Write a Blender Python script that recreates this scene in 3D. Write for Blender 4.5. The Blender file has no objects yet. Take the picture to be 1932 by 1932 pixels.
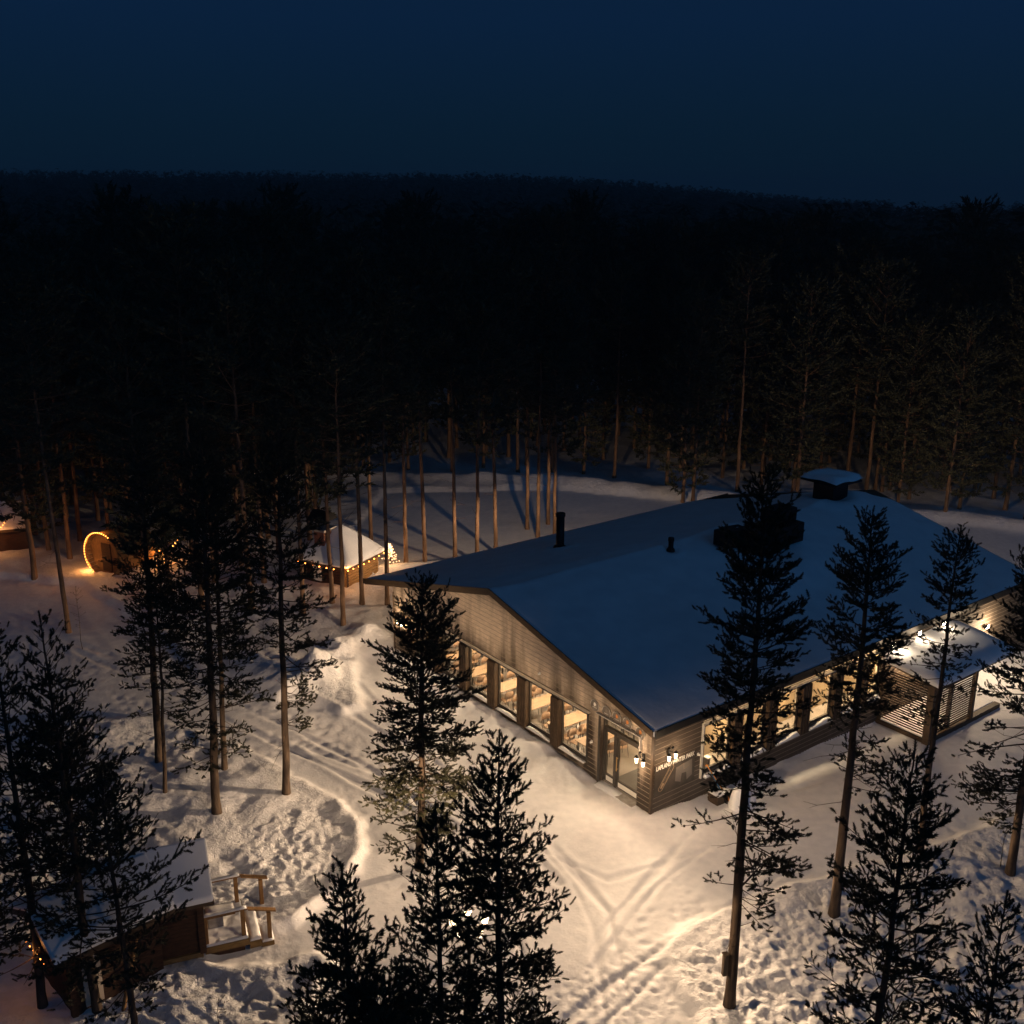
import bpy, math, random
import numpy as np
from mathutils import Vector, Matrix

# ------------------------------------------------------------------ camera, sky, exposure
sc = bpy.context.scene
col = sc.collection
CAM_H = 20.3115
PITCH = 0.2929
cam = bpy.data.cameras.new('camera'); cam_o = bpy.data.objects.new('camera', cam); col.objects.link(cam_o)
cam.sensor_fit = 'HORIZONTAL'; cam.sensor_width = 36.0; cam.lens = 36.0 * 2013.48 / 1932.0
cam.clip_start = 0.5; cam.clip_end = 4000
cam_o.matrix_world = Matrix.Translation((0, 0, CAM_H)) @ Matrix.Rotation(math.pi/2 - PITCH, 4, 'X') @ Matrix.Rotation(0.0054, 4, 'Z')
sc.camera = cam_o

world = bpy.data.worlds.new('World'); sc.world = world; world.use_nodes = True
wn = world.node_tree.nodes; wl = world.node_tree.links
bg = wn['Background']
# night-blue air: colour by height above the horizon
tcw = wn.new('ShaderNodeTexCoord'); spw = wn.new('ShaderNodeSeparateXYZ'); rw = wn.new('ShaderNodeValToRGB')
wl.new(tcw.outputs['Generated'], spw.inputs[0]); wl.new(spw.outputs[2], rw.inputs[0]); wl.new(rw.outputs[0], bg.inputs[0])
e0 = rw.color_ramp.elements
e0[0].position = 0.0; e0[0].color = (.0022, .0098, .0210, 1)
e0[1].position = 1.0; e0[1].color = (.0075, .0140, .0270, 1)
for p_, c_ in ((.05, (.0023, .0108, .0250, 1)), (.14, (.0026, .0125, .0370, 1)), (.30, (.0032, .0130, .0330, 1)), (.6, (.0070, .0135, .0290, 1))):
    e_ = e0.new(p_); e_.color = c_
bg.inputs[1].default_value = 1.1

sun = bpy.data.lights.new('sun', 'SUN'); sun_o = bpy.data.objects.new('sun', sun); col.objects.link(sun_o)
sun.energy = 0.175; sun.angle = math.radians(40); sun.color = (0.03, 0.36, 1.0)      # last blue of the twilight
sun_o.rotation_euler = (math.radians(67), 0, math.radians(30))

sc.view_settings.view_transform = 'Standard'; sc.view_settings.look = 'None'
sc.view_settings.exposure = 0.12; sc.view_settings.gamma = 1.0
WARM = (1.0, 0.685, 0.415)
PI = math.pi

# ------------------------------------------------------------------ materials
def mat(name, c=(.5, .5, .5), rough=.7, metal=0., emit=None, es=0., spec=.3):
    m = bpy.data.materials.new(name); m.use_nodes = True
    b = m.node_tree.nodes['Principled BSDF']
    b.inputs['Base Color'].default_value = (*c, 1); b.inputs['Roughness'].default_value = rough
    b.inputs['Metallic'].default_value = metal; b.inputs['Specular IOR Level'].default_value = spec
    if emit: b.inputs['Emission Color'].default_value = (*emit, 1); b.inputs['Emission Strength'].default_value = es
    return m
def nn(m, t, **k):
    n = m.node_tree.nodes.new(t)
    for a, v in k.items(): setattr(n, a, v)
    return n
def mottle(m, c1, c2, scale=8., detail=5., sc3=(1, 1, 1), bump=0., bdist=.02, bscale=None, lo=.35, hi=.65):
    """noise-mixed base colour plus optional bump, in object coordinates"""
    L = m.node_tree.links; b = m.node_tree.nodes['Principled BSDF']
    tc = nn(m, 'ShaderNodeTexCoord'); mp = nn(m, 'ShaderNodeMapping'); mp.inputs['Scale'].default_value = sc3
    L.new(tc.outputs['Object'], mp.inputs[0])
    no = nn(m, 'ShaderNodeTexNoise'); no.inputs['Scale'].default_value = scale; no.inputs['Detail'].default_value = detail
    L.new(mp.outputs[0], no.inputs[0])
    r = nn(m, 'ShaderNodeValToRGB'); r.color_ramp.elements[0].position = lo; r.color_ramp.elements[1].position = hi
    r.color_ramp.elements[0].color = (*c1, 1); r.color_ramp.elements[1].color = (*c2, 1)
    L.new(no.outputs[0], r.inputs[0]); L.new(r.outputs[0], b.inputs['Base Color'])
    if bump:
        n2 = nn(m, 'ShaderNodeTexNoise'); n2.inputs['Scale'].default_value = bscale or scale*2; n2.inputs['Detail'].default_value = 6
        L.new(mp.outputs[0], n2.inputs[0])
        bp = nn(m, 'ShaderNodeBump'); bp.inputs['Strength'].default_value = bump; bp.inputs['Distance'].default_value = bdist
        L.new(n2.outputs[0], bp.inputs['Height']); L.new(bp.outputs[0], b.inputs['Normal'])
    return m

M = {}
M['snow'] = mottle(mat('snow', rough=.6, spec=.25), (.74, .75, .78), (.84, .84, .86), 3., 6., bump=.55, bdist=.06, bscale=9.)
M['roof_snow'] = mottle(mat('roof_snow', rough=.55, spec=.35), (.76, .78, .81), (.85, .86, .88), 1.2, 6., bump=.3, bdist=.10, bscale=1.6)
M['bark'] = mottle(mat('pine_bark', rough=.9, spec=.1), (.028, .021, .017), (.085, .06, .043), 6., 5., (1, 1, .25), .8, .03, 14.)
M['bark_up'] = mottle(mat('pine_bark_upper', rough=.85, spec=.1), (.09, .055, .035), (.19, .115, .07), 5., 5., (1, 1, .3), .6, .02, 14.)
M['twig'] = mat('twig_bark', (.055, .04, .028), .9, spec=.1)
M['needle'] = mottle(mat('pine_needles', rough=.6, spec=.25), (.020, .022, .012), (.046, .045, .022), 2.5, 3.)
M['needle_far'] = mottle(mat('pine_needles_far', rough=.7, spec=.15), (.024, .028, .016), (.060, .060, .034), 1.0, 3.)  # needles of farther pines, paled so the crowns show more lamplight
M['trim'] = mottle(mat('brown_trim', rough=.6), (.045, .028, .016), (.075, .048, .028), 5., 4., bump=.2, bdist=.004)
M['trim_lit'] = mottle(mat('fascia_board', rough=.65), (.055, .034, .018), (.085, .054, .028), 5., 4., (1, 1, 6), bump=.2, bdist=.004)  # brown trim in a slightly lighter copy, to read as lamplit
M['metal'] = mat('black_metal', (.012, .012, .013), .45, .6)
M['flash'] = mat('pale_flashing', (.62, .60, .56), .4, .3)
M['frame'] = mottle(mat('dark_window_frame', rough=.5), (.03, .026, .022), (.05, .042, .035), 9., 3.)
M['white_paint'] = mat('white_paint', (.75, .74, .7), .5)
M['floor'] = mottle(mat('restaurant_floor', rough=.35, spec=.4), (.20, .18, .16), (.28, .25, .22), 2., 5.)
M['innerwall'] = mottle(mat('interior_wall', rough=.8), (.50, .42, .32), (.58, .50, .40), 1., 3.)
M['table'] = mottle(mat('birch_tabletop', rough=.5), (.23, .155, .095), (.32, .225, .14), 2., 5., (1, 8, 1))
M['chair'] = mottle(mat('chair_plywood', rough=.45), (.20, .125, .075), (.28, .18, .11), 4., 4., (1, 6, 1))
M['chair_leg'] = mat('chair_leg_metal', (.03, .03, .03), .4, .5)
M['blind'] = mat('roller_blind_cloth', (.62, .55, .45), .85)
_n = M['blind'].node_tree.nodes; _l = M['blind'].node_tree.links; _t = _n.new('ShaderNodeBsdfTranslucent'); _t.inputs[0].default_value = (.62, .54, .42, 1); _x = _n.new('ShaderNodeMixShader')
_l.new(_n['Principled BSDF'].outputs[0], _x.inputs[1]); _l.new(_t.outputs[0], _x.inputs[2]); _l.new(_x.outputs[0], _n['Material Output'].inputs[0])
M['brass'] = mat('brass', (.55, .36, .12), .35, .9)
M['mat_rug'] = mat('door_mat', (.10, .095, .09), .95)
M['bulb'] = mat('warm_bulb', (1, .8, .5), .5, emit=(1, .66, .34), es=60)
M['fairy'] = mat('fairy_bulb', (1, .5, .2), .5, emit=(1, .27, .045), es=15)
M['fairy_white'] = mat('tree_bulb', (1, .8, .6), .5, emit=(1, .52, .24), es=5)
M['flood'] = mat('flood_lens', (1, .95, .85), .4, emit=(1, .85, .62), es=60)
M['lantern_glass'] = mat('lantern_glass', (1, .9, .7), .4, emit=(1, .74, .46), es=6)
M['cabin_wood'] = mottle(mat('stained_cabin_wood', rough=.8), (.028, .013, .007), (.06, .026, .012), 4., 4., (1, 1, 5), .4, .01)
M['raw_wood'] = mottle(mat('raw_timber', rough=.75), (.15, .08, .028), (.24, .13, .05), 5., 4., (5, 1, 1), .3, .006)
M['deck_wood'] = mottle(mat('deck_timber', rough=.8), (.14, .085, .03), (.21, .13, .05), 5., 4., (1, 1, 4), .3, .006)
M['log'] = mottle(mat('log_wall', rough=.75), (.22, .12, .04), (.36, .21, .08), 4., 4., (1, 1, 6), .4, .01)
M['brick'] = mottle(mat('brick_chimney', rough=.9), (.16, .06, .04), (.26, .11, .07), 9., 4., bump=.5)
M['concrete'] = mottle(mat('concrete_block', rough=.9), (.30, .28, .25), (.42, .40, .36), 6., 4.)
M['orange'] = mat('orange_plastic', (.75, .28, .02), .4)
M['blue'] = mat('blue_plastic', (.03, .16, .30), .4)
M['canvas'] = mottle(mat('dark_banner', rough=.75), (.035, .028, .022), (.065, .052, .04), 2.2, 5.)
M['ink_white'] = mat('white_lettering', (.8, .78, .72), .6)
M['ink_tan'] = mat('tan_line_print', (.33, .24, .15), .7)
M['ink_grey'] = mat('grey_print', (.16, .14, .12), .8)
M['icon_o'] = mat('orange_icon', (.60, .22, .05), .6)
M['slat'] = mottle(mat('weathered_slat', rough=.7), (.07, .045, .025), (.13, .085, .05), 5., 4., (1, 1, 4))

# glass that lets light through and mirrors a little
g = bpy.data.materials.new('window_glass'); g.use_nodes = True
gn = g.node_tree.nodes; gl = g.node_tree.links; gn.clear()
o_ = gn.new('ShaderNodeOutputMaterial'); tr_ = gn.new('ShaderNodeBsdfTransparent'); gs_ = gn.new('ShaderNodeBsdfGlossy')
tr_.inputs[0].default_value = (.93, .93, .91, 1); gs_.inputs['Roughness'].default_value = .02
lw0 = gn.new('ShaderNodeLayerWeight'); lw0.inputs[0].default_value = .5; pw_ = gn.new('ShaderNodeMath'); pw_.operation = 'POWER'; pw_.inputs[1].default_value = 4
gl.new(lw0.outputs['Facing'], pw_.inputs[0]); lw_ = gn.new('ShaderNodeMath'); lw_.operation = 'MULTIPLY_ADD'; lw_.inputs[1].default_value = .7; lw_.inputs[2].default_value = .03; gl.new(pw_.outputs[0], lw_.inputs[0])
mx_ = gn.new('ShaderNodeMixShader')
gl.new(lw_.outputs[0], mx_.inputs[0]); gl.new(tr_.outputs[0], mx_.inputs[1]); gl.new(gs_.outputs[0], mx_.inputs[2]); gl.new(mx_.outputs[0], o_.inputs[0])
M['glass'] = g
# milky round sign disc
M['disc'] = mottle(mat('frosted_disc', rough=.25, spec=.6), (.10, .085, .07), (.19, .165, .14), 3., 3.)

# cladding: dark brown stained boards, frost-pale towards the gable top, paled further for missing lamplight, with long dark wet streaks
def cladding(name, frosty):
    m = mat(name, rough=.75, spec=.2); L = m.node_tree.links; b = m.node_tree.nodes['Principled BSDF']
    tc = nn(m, 'ShaderNodeTexCoord'); sp = nn(m, 'ShaderNodeSeparateXYZ'); L.new(tc.outputs['Object'], sp.inputs[0])
    mp = nn(m, 'ShaderNodeMapping'); mp.inputs['Scale'].default_value = (1.3, 1.3, .16); L.new(tc.outputs['Object'], mp.inputs[0])
    n1 = nn(m, 'ShaderNodeTexNoise'); n1.inputs['Scale'].default_value = 1.35; n1.inputs['Detail'].default_value = 5; L.new(mp.outputs[0], n1.inputs[0])
    n2 = nn(m, 'ShaderNodeTexNoise'); n2.inputs['Scale'].default_value = 5; n2.inputs['Detail'].default_value = 6
    mp2 = nn(m, 'ShaderNodeMapping'); mp2.inputs['Scale'].default_value = (.6, .6, 5); L.new(tc.outputs['Object'], mp2.inputs[0]); L.new(mp2.outputs[0], n2.inputs[0])
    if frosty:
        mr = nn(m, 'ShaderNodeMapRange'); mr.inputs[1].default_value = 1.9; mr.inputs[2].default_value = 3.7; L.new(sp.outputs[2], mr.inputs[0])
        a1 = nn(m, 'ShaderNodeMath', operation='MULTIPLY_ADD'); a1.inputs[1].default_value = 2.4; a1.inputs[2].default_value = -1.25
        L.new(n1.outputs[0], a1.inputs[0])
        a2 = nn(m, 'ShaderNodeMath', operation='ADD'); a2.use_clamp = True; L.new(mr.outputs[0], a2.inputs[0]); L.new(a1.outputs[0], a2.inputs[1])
    else:
        a2 = nn(m, 'ShaderNodeMath', operation='MULTIPLY'); a2.inputs[1].default_value = .10; L.new(n1.outputs[0], a2.inputs[0])
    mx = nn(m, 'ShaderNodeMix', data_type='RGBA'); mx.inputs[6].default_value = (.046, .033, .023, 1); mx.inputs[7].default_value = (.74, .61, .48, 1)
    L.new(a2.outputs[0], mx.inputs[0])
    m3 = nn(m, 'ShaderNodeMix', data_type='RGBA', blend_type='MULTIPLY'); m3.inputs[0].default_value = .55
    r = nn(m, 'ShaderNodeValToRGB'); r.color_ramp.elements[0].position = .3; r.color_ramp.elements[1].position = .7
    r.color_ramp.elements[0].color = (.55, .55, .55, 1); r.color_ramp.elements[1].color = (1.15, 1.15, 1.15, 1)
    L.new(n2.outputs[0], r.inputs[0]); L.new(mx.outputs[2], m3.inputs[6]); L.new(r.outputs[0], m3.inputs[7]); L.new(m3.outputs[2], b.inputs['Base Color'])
    return m
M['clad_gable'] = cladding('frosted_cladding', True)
M['clad_side'] = cladding('brown_cladding', False)
M['clad_edge'] = mat('frosted_board_edge', (.30, .25, .20), .8)

# ------------------------------------------------------------------ helpers
def tag(o, label=None, cat=None, group=None, kind=None):
    if label: o['label'] = label
    if cat: o['category'] = cat
    if group: o['group'] = group
    if kind: o['kind'] = kind
    return o
def empty(name, loc=(0, 0, 0), rz=0., label=None, cat=None, group=None):
    o = bpy.data.objects.new(name, None); o.empty_display_size = .3; o.location = loc; o.rotation_euler = (0, 0, rz)
    col.objects.link(o); return tag(o, label, cat, group)
def link(name, me, m=None, parent=None):
    if m is not None and len(me.materials) == 0: me.materials.append(m)
    o = bpy.data.objects.new(name, me); col.objects.link(o)
    if parent: o.parent = parent
    return o
def mesh_arrays(name, V, F, smooth=False):
    """V (n,3); F (m,k) with a constant k"""
    V = np.asarray(V, dtype=np.float32); F = np.asarray(F, dtype=np.int32)
    me = bpy.data.meshes.new(name); me.vertices.add(len(V)); me.vertices.foreach_set('co', V.ravel())
    k = F.shape[1]; me.loops.add(F.size); me.loops.foreach_set('vertex_index', F.ravel())
    me.polygons.add(len(F)); me.polygons.foreach_set('loop_start', np.arange(len(F), dtype=np.int32)*k)
    me.polygons.foreach_set('loop_total', np.full(len(F), k, dtype=np.int32))
    if smooth: me.polygons.foreach_set('use_smooth', np.ones(len(F), dtype=bool))
    me.update(calc_edges=True); me.validate(); return me
class MB:
    def __init__(s): s.v = []; s.f = []; s.sm = []
    def add(s, vs, fs, smooth=False):
        n = len(s.v); s.v += [tuple(v) for v in vs]; s.f += [tuple(i+n for i in f) for f in fs]; s.sm += [smooth]*len(fs); return s
    def box(s, x0, x1, y0, y1, z0, z1, T=None):
        vs = [Vector((x, y, z)) for z in (z0, z1) for y in (y0, y1) for x in (x0, x1)]
        if T: vs = [T @ v for v in vs]
        return s.add(vs, [(0, 2, 3, 1), (4, 5, 7, 6), (0, 1, 5, 4), (2, 6, 7, 3), (0, 4, 6, 2), (1, 3, 7, 5)])
    def tube(s, pts, rad, n=8, cap=True):
        pts = [Vector(p) for p in pts]; rad = list(rad) if hasattr(rad, '__len__') else [rad]*len(pts)
        vs = []
        for i, p in enumerate(pts):
            d = (pts[min(i+1, len(pts)-1)] - pts[max(i-1, 0)]).normalized()
            a = d.orthogonal().normalized() if abs(d.z) > .95 or True else None
            ref = Vector((1, 0, 0)) if abs(d.x) < .9 else Vector((0, 1, 0))
            a = d.cross(ref).normalized(); b = d.cross(a)
            for k in range(n):
                t = 2*PI*k/n; vs.append(p + (a*math.cos(t) + b*math.sin(t))*rad[i])
        fs = [(i*n+k, i*n+(k+1) % n, (i+1)*n+(k+1) % n, (i+1)*n+k) for i in range(len(pts)-1) for k in range(n)]
        s.add(vs, fs, n > 5)
        if cap: s.add([vs[k] for k in range(n)], [tuple(range(n))]); s.add([vs[-n+k] for k in range(n)], [tuple(range(n))[::-1]])
        return s
    def lathe(s, prof, n=12, c=(0, 0, 0)):
        vs = [(c[0]+r*math.cos(2*PI*k/n), c[1]+r*math.sin(2*PI*k/n), c[2]+z) for r, z in prof for k in range(n)]
        return s.add(vs, [(i*n+k, i*n+(k+1) % n, (i+1)*n+(k+1) % n, (i+1)*n+k) for i in range(len(prof)-1) for k in range(n)], True)
    def ball(s, c, r, n=8, m=5):
        return s.lathe([(max(r*math.sin(PI*i/m), .0005), -r*math.cos(PI*i/m)) for i in range(m+1)], n, c)
    def prism(s, poly, y0, y1, ax='y'):
        """poly of (u,z) swept along y (ax y) or x (ax x) or flat poly (x,y) swept in z"""
        n = len(poly)
        def P(u, w, t): return {'y': (u, t, w), 'x': (t, u, w), 'z': (u, w, t)}[ax]
        vs = [P(u, w, y0) for u, w in poly] + [P(u, w, y1) for u, w in poly]
        return s.add(vs, [tuple(range(n)), tuple(range(n, 2*n))[::-1]] + [(i, i+n, (i+1) % n+n, (i+1) % n) for i in range(n)])
    def build(s, name, m, parent=None, bevel=0.):
        me = bpy.data.meshes.new(name); me.from_pydata(s.v, [], s.f); me.update()
        me.polygons.foreach_set('use_smooth', s.sm)
        import bmesh
        bm = bmesh.new(); bm.from_mesh(me); bmesh.ops.recalc_face_normals(bm, faces=bm.faces); bm.to_mesh(me); bm.free()
        o = link(name, me, m, parent)
        if bevel:
            md = o.modifiers.new('edge', 'BEVEL'); md.width = bevel; md.segments = 2; md.limit_method = 'ANGLE'; md.angle_limit = .6
        return o
def copy_tree(o, parent=None):
    c = o.copy(); col.objects.link(c); c.parent = parent
    for ch in list(o.children): copy_tree(ch, c)
    return c
def point_light(name, loc, power, parent=None, size=.08, color=WARM, batwing=0., up=0.):
    l = bpy.data.lights.new(name, 'POINT'); l.energy = power; l.shadow_soft_size = size; l.color = color
    if batwing:                     # spread shaped to even out the snow light: less straight down and up
        l.use_nodes = True; nt = l.node_tree; e = nt.nodes['Emission']
        tc = nt.nodes.new('ShaderNodeTexCoord'); sp = nt.nodes.new('ShaderNodeSeparateXYZ')
        nt.links.new(tc.outputs['Normal'], sp.inputs[0])
        mr = nt.nodes.new('ShaderNodeMapRange'); mr.interpolation_type = 'SMOOTHSTEP'
        mr.inputs[1].default_value = -.85; mr.inputs[2].default_value = -.10; mr.inputs[3].default_value = batwing; mr.inputs[4].default_value = 1.
        m2 = nt.nodes.new('ShaderNodeMapRange'); m2.interpolation_type = 'SMOOTHSTEP'
        m2.inputs[1].default_value = -.07; m2.inputs[2].default_value = .01; m2.inputs[3].default_value = 1.; m2.inputs[4].default_value = up
        mu = nt.nodes.new('ShaderNodeMath'); mu.operation = 'MULTIPLY'
        nt.links.new(sp.outputs[2], mr.inputs[0]); nt.links.new(sp.outputs[2], m2.inputs[0])
        nt.links.new(mr.outputs[0], mu.inputs[0]); nt.links.new(m2.outputs[0], mu.inputs[1])
        vd = nt.nodes.new('ShaderNodeVectorMath'); vd.operation = 'DOT_PRODUCT'; vd.inputs[1].default_value = (.83, .55, 0) if up == 0 else (0, 0, 0)
        m3 = nt.nodes.new('ShaderNodeMapRange'); m3.interpolation_type = 'SMOOTHSTEP'
        m3.inputs[1].default_value = -.35 if up == 0 else -3.; m3.inputs[2].default_value = .55 if up == 0 else -2.; m3.inputs[3].default_value = .09; m3.inputs[4].default_value = 1.
        mv = nt.nodes.new('ShaderNodeMath'); mv.operation = 'MULTIPLY'
        nt.links.new(tc.outputs['Normal'], vd.inputs[0]); nt.links.new(vd.outputs['Value'], m3.inputs[0])
        nt.links.new(mu.outputs[0], mv.inputs[0]); nt.links.new(m3.outputs[0], mv.inputs[1]); nt.links.new(mv.outputs[0], e.inputs['Strength'])
    o = bpy.data.objects.new(name, l); o.location = loc; col.objects.link(o)
    if parent: o.parent = parent
    return o

def fill_beam(name, loc, power, parent, out, s0=.13, pw=2.6, top=.02, size=.08, e0_=.02, e1_=.45):
    # added fill shaped to reach far: stronger towards the horizon, nothing behind it
    o = point_light(name, loc, power, parent, size); l = o.data; l.use_nodes = True; nt = l.node_tree; e = nt.nodes['Emission']; N = nt.nodes.new; K = nt.links.new
    tc = N('ShaderNodeTexCoord'); sp = N('ShaderNodeSeparateXYZ'); K(tc.outputs['Normal'], sp.inputs[0])
    ab = N('ShaderNodeMath'); ab.operation = 'ABSOLUTE'; K(sp.outputs[2], ab.inputs[0])
    mx = N('ShaderNodeMath'); mx.operation = 'MAXIMUM'; mx.inputs[1].default_value = s0; K(ab.outputs[0], mx.inputs[0])
    dv = N('ShaderNodeMath'); dv.operation = 'DIVIDE'; dv.inputs[0].default_value = s0; K(mx.outputs[0], dv.inputs[1])
    po = N('ShaderNodeMath'); po.operation = 'POWER'; po.inputs[1].default_value = pw; K(dv.outputs[0], po.inputs[0])
    m2 = N('ShaderNodeMapRange'); m2.interpolation_type = 'SMOOTHSTEP'; m2.inputs[1].default_value = top-.06; m2.inputs[2].default_value = top; m2.inputs[3].default_value = 1.; m2.inputs[4].default_value = 0.; K(sp.outputs[2], m2.inputs[0])
    vd = N('ShaderNodeVectorMath'); vd.operation = 'DOT_PRODUCT'; vd.inputs[1].default_value = (*out, 0); K(tc.outputs['Normal'], vd.inputs[0])
    m3 = N('ShaderNodeMapRange'); m3.interpolation_type = 'SMOOTHSTEP'; m3.inputs[1].default_value = e0_; m3.inputs[2].default_value = e1_; K(vd.outputs['Value'], m3.inputs[0])
    a = N('ShaderNodeMath'); a.operation = 'MULTIPLY'; b = N('ShaderNodeMath'); b.operation = 'MULTIPLY'
    K(po.outputs[0], a.inputs[0]); K(m2.outputs[0], a.inputs[1]); K(a.outputs[0], b.inputs[0]); K(m3.outputs['Result'], b.inputs[1]); K(b.outputs[0], e.inputs['Strength'])
    return o

def tree_fill(name, loc, power, out):
    # added light without a fixture, shaped sideways and up to brighten the trees
    o = point_light(name, loc, power, None, .12); l = o.data; l.use_nodes = True; nt = l.node_tree; e = nt.nodes['Emission']; N = nt.nodes.new; K = nt.links.new
    tc = N('ShaderNodeTexCoord'); sp = N('ShaderNodeSeparateXYZ'); K(tc.outputs['Normal'], sp.inputs[0])
    m2 = N('ShaderNodeMapRange'); m2.interpolation_type = 'SMOOTHSTEP'; m2.inputs[1].default_value = -.40; m2.inputs[2].default_value = .05; K(sp.outputs[2], m2.inputs[0])
    m4 = N('ShaderNodeMapRange'); m4.interpolation_type = 'SMOOTHSTEP'; m4.inputs[1].default_value = .55; m4.inputs[2].default_value = .95; m4.inputs[3].default_value = 1.; m4.inputs[4].default_value = .7; K(sp.outputs[2], m4.inputs[0])
    vd = N('ShaderNodeVectorMath'); vd.operation = 'DOT_PRODUCT'; vd.inputs[1].default_value = (*out, 0); K(tc.outputs['Normal'], vd.inputs[0])
    m3 = N('ShaderNodeMapRange'); m3.interpolation_type = 'SMOOTHSTEP'; m3.inputs[1].default_value = .05; m3.inputs[2].default_value = .5; K(vd.outputs['Value'], m3.inputs[0])
    a = N('ShaderNodeMath'); a.operation = 'MULTIPLY'; b = N('ShaderNodeMath'); b.operation = 'MULTIPLY'
    K(m2.outputs['Result'], a.inputs[0]); K(m4.outputs['Result'], a.inputs[1]); K(a.outputs[0], b.inputs[0]); K(m3.outputs['Result'], b.inputs[1]); K(b.outputs[0], e.inputs['Strength'])
    return o

# ------------------------------------------------------------------ terrain
OX, OY = 4.7575, 31.8167                     # front corner of the lodge
AX, AY = -.6074, .7944                       # along its gable
BX, BY = .7944, .6074                        # along its long side
LROT = math.atan2(BY, BX)
def W(b, a, z=0.): return Vector((OX + BX*b + AX*a, OY + BY*b + AY*a, z))
def sm(e0, e1, x):
    t = np.clip((np.asarray(x, dtype=float)-e0)/(e1-e0), 0, 1); return t*t*(3-2*t)
def _h(i, j, s=0):
    n = (i.astype(np.int64)*374761393 + j.astype(np.int64)*668265263 + s*974634777) & 0xffffffff
    n = ((n ^ (n >> 13))*1274126177) & 0xffffffff
    return ((n ^ (n >> 16)) & 0xffff)/65535.
def vnoise(x, y, s=0):
    i = np.floor(x); j = np.floor(y); fx = x-i; fy = y-j; fx = fx*fx*(3-2*fx); fy = fy*fy*(3-2*fy)
    return ((_h(i, j, s)*(1-fx)+_h(i+1, j, s)*fx)*(1-fy) + (_h(i, j+1, s)*(1-fx)+_h(i+1, j+1, s)*fx)*fy)*2-1
def fbm(x, y, s=0, o=4):
    r = 0; a = 1.
    for k in range(o): r = r + a*vnoise(x*2**k+k*17.3, y*2**k-k*9.1, s+k); a *= .5
    return r
def pits(x, y, cell, s, elong=1.8, rad=.42):
    """jittered elliptical dents, one per cell (trodden snow)"""
    ci = np.floor(x/cell); cj = np.floor(y/cell); out = np.zeros_like(x)
    for di in (-1, 0, 1):
        for dj in (-1, 0, 1):
            i = ci+di; j = cj+dj
            px = (i+.15+.7*_h(i, j, s))*cell; py = (j+.15+.7*_h(i, j, s+1))*cell
            th = _h(i, j, s+2)*PI; sc_ = cell*rad*(.6+.7*_h(i, j, s+3))
            dx = x-px; dy = y-py; u = dx*np.cos(th)+dy*np.sin(th); v = -dx*np.sin(th)+dy*np.cos(th)
            d = np.sqrt((u/(sc_*elong))**2+(v/sc_)**2)
            on = _h(i, j, s+4) > .22
            out = np.maximum(out, on*(1-sm(.35, 1.15, d)))
    return out
def seg_dist(x, y, P):
    d = np.full_like(x, 1e9)
    for (x0, y0), (x1, y1) in zip(P[:-1], P[1:]):
        dx, dy = x1-x0, y1-y0; t = np.clip(((x-x0)*dx+(y-y0)*dy)/(dx*dx+dy*dy+1e-9), 0, 1)
        d = np.minimum(d, np.hypot(x-x0-t*dx, y-y0-t*dy))
    return d
def inside(x, y, P):
    c = np.zeros(x.shape, bool)
    for (x0, y0), (x1, y1) in zip(P, P[1:]+P[:1]):
        k = ((y0 > y) != (y1 > y)) & (x < (x1-x0)*(y-y0)/((y1-y0) if y1 != y0 else 1e-9)+x0); c ^= k
    return c
ROAD = [(40, 47), (30, 41), (24, 37), (18.1, 32.9), (16.1, 32), (13.7, 30.6), (10.1, 29), (7.2, 27.3), (6.2, 26.9), (5.2, 26.4), (4.4, 25.6), (4.1, 24.9), (4.1, 24.2), (4.4, 22.7),
        (4.6, 16), (5, 3), (-7, 3), (-6.5, 16), (-5, 22.2), (-4.8, 23.6), (-4.6, 24.4), (-5.4, 25.0), (-6.5, 24.4), (-8, 24.4), (-8, 25.0), (-6.1, 25.8), (-5.6, 26.6), (-4.9, 27.6),
        (-4.4, 29.6), (-4.8, 31.5), (-5.8, 32.7), (-8.3, 34.9), (-10.7, 36.6), (-14.2, 38.7), (-18, 38.2), (-22, 36), (-34, 34), (-36, 50), (-27.8, 54.5), (-22.9, 53), (-18.1, 48), (-13.7, 43.2), (-12, 41.6),
        (-8.8, 40), (-6.8, 38.8), (-5.9, 39.3), (-6.3, 41.2), (-6.6, 42.5), (-6.5, 43.8), (-5.6, 44.7), (-4, 47), (0, 49), (14, 52), (34, 52)]
FIELD = [(-9, 56.5), (-10, 62), (-9, 72), (3, 73), (12, 70), (29, 65), (38, 61), (44, 50), (30, 50), (4, 50), (-5, 52)]
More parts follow.
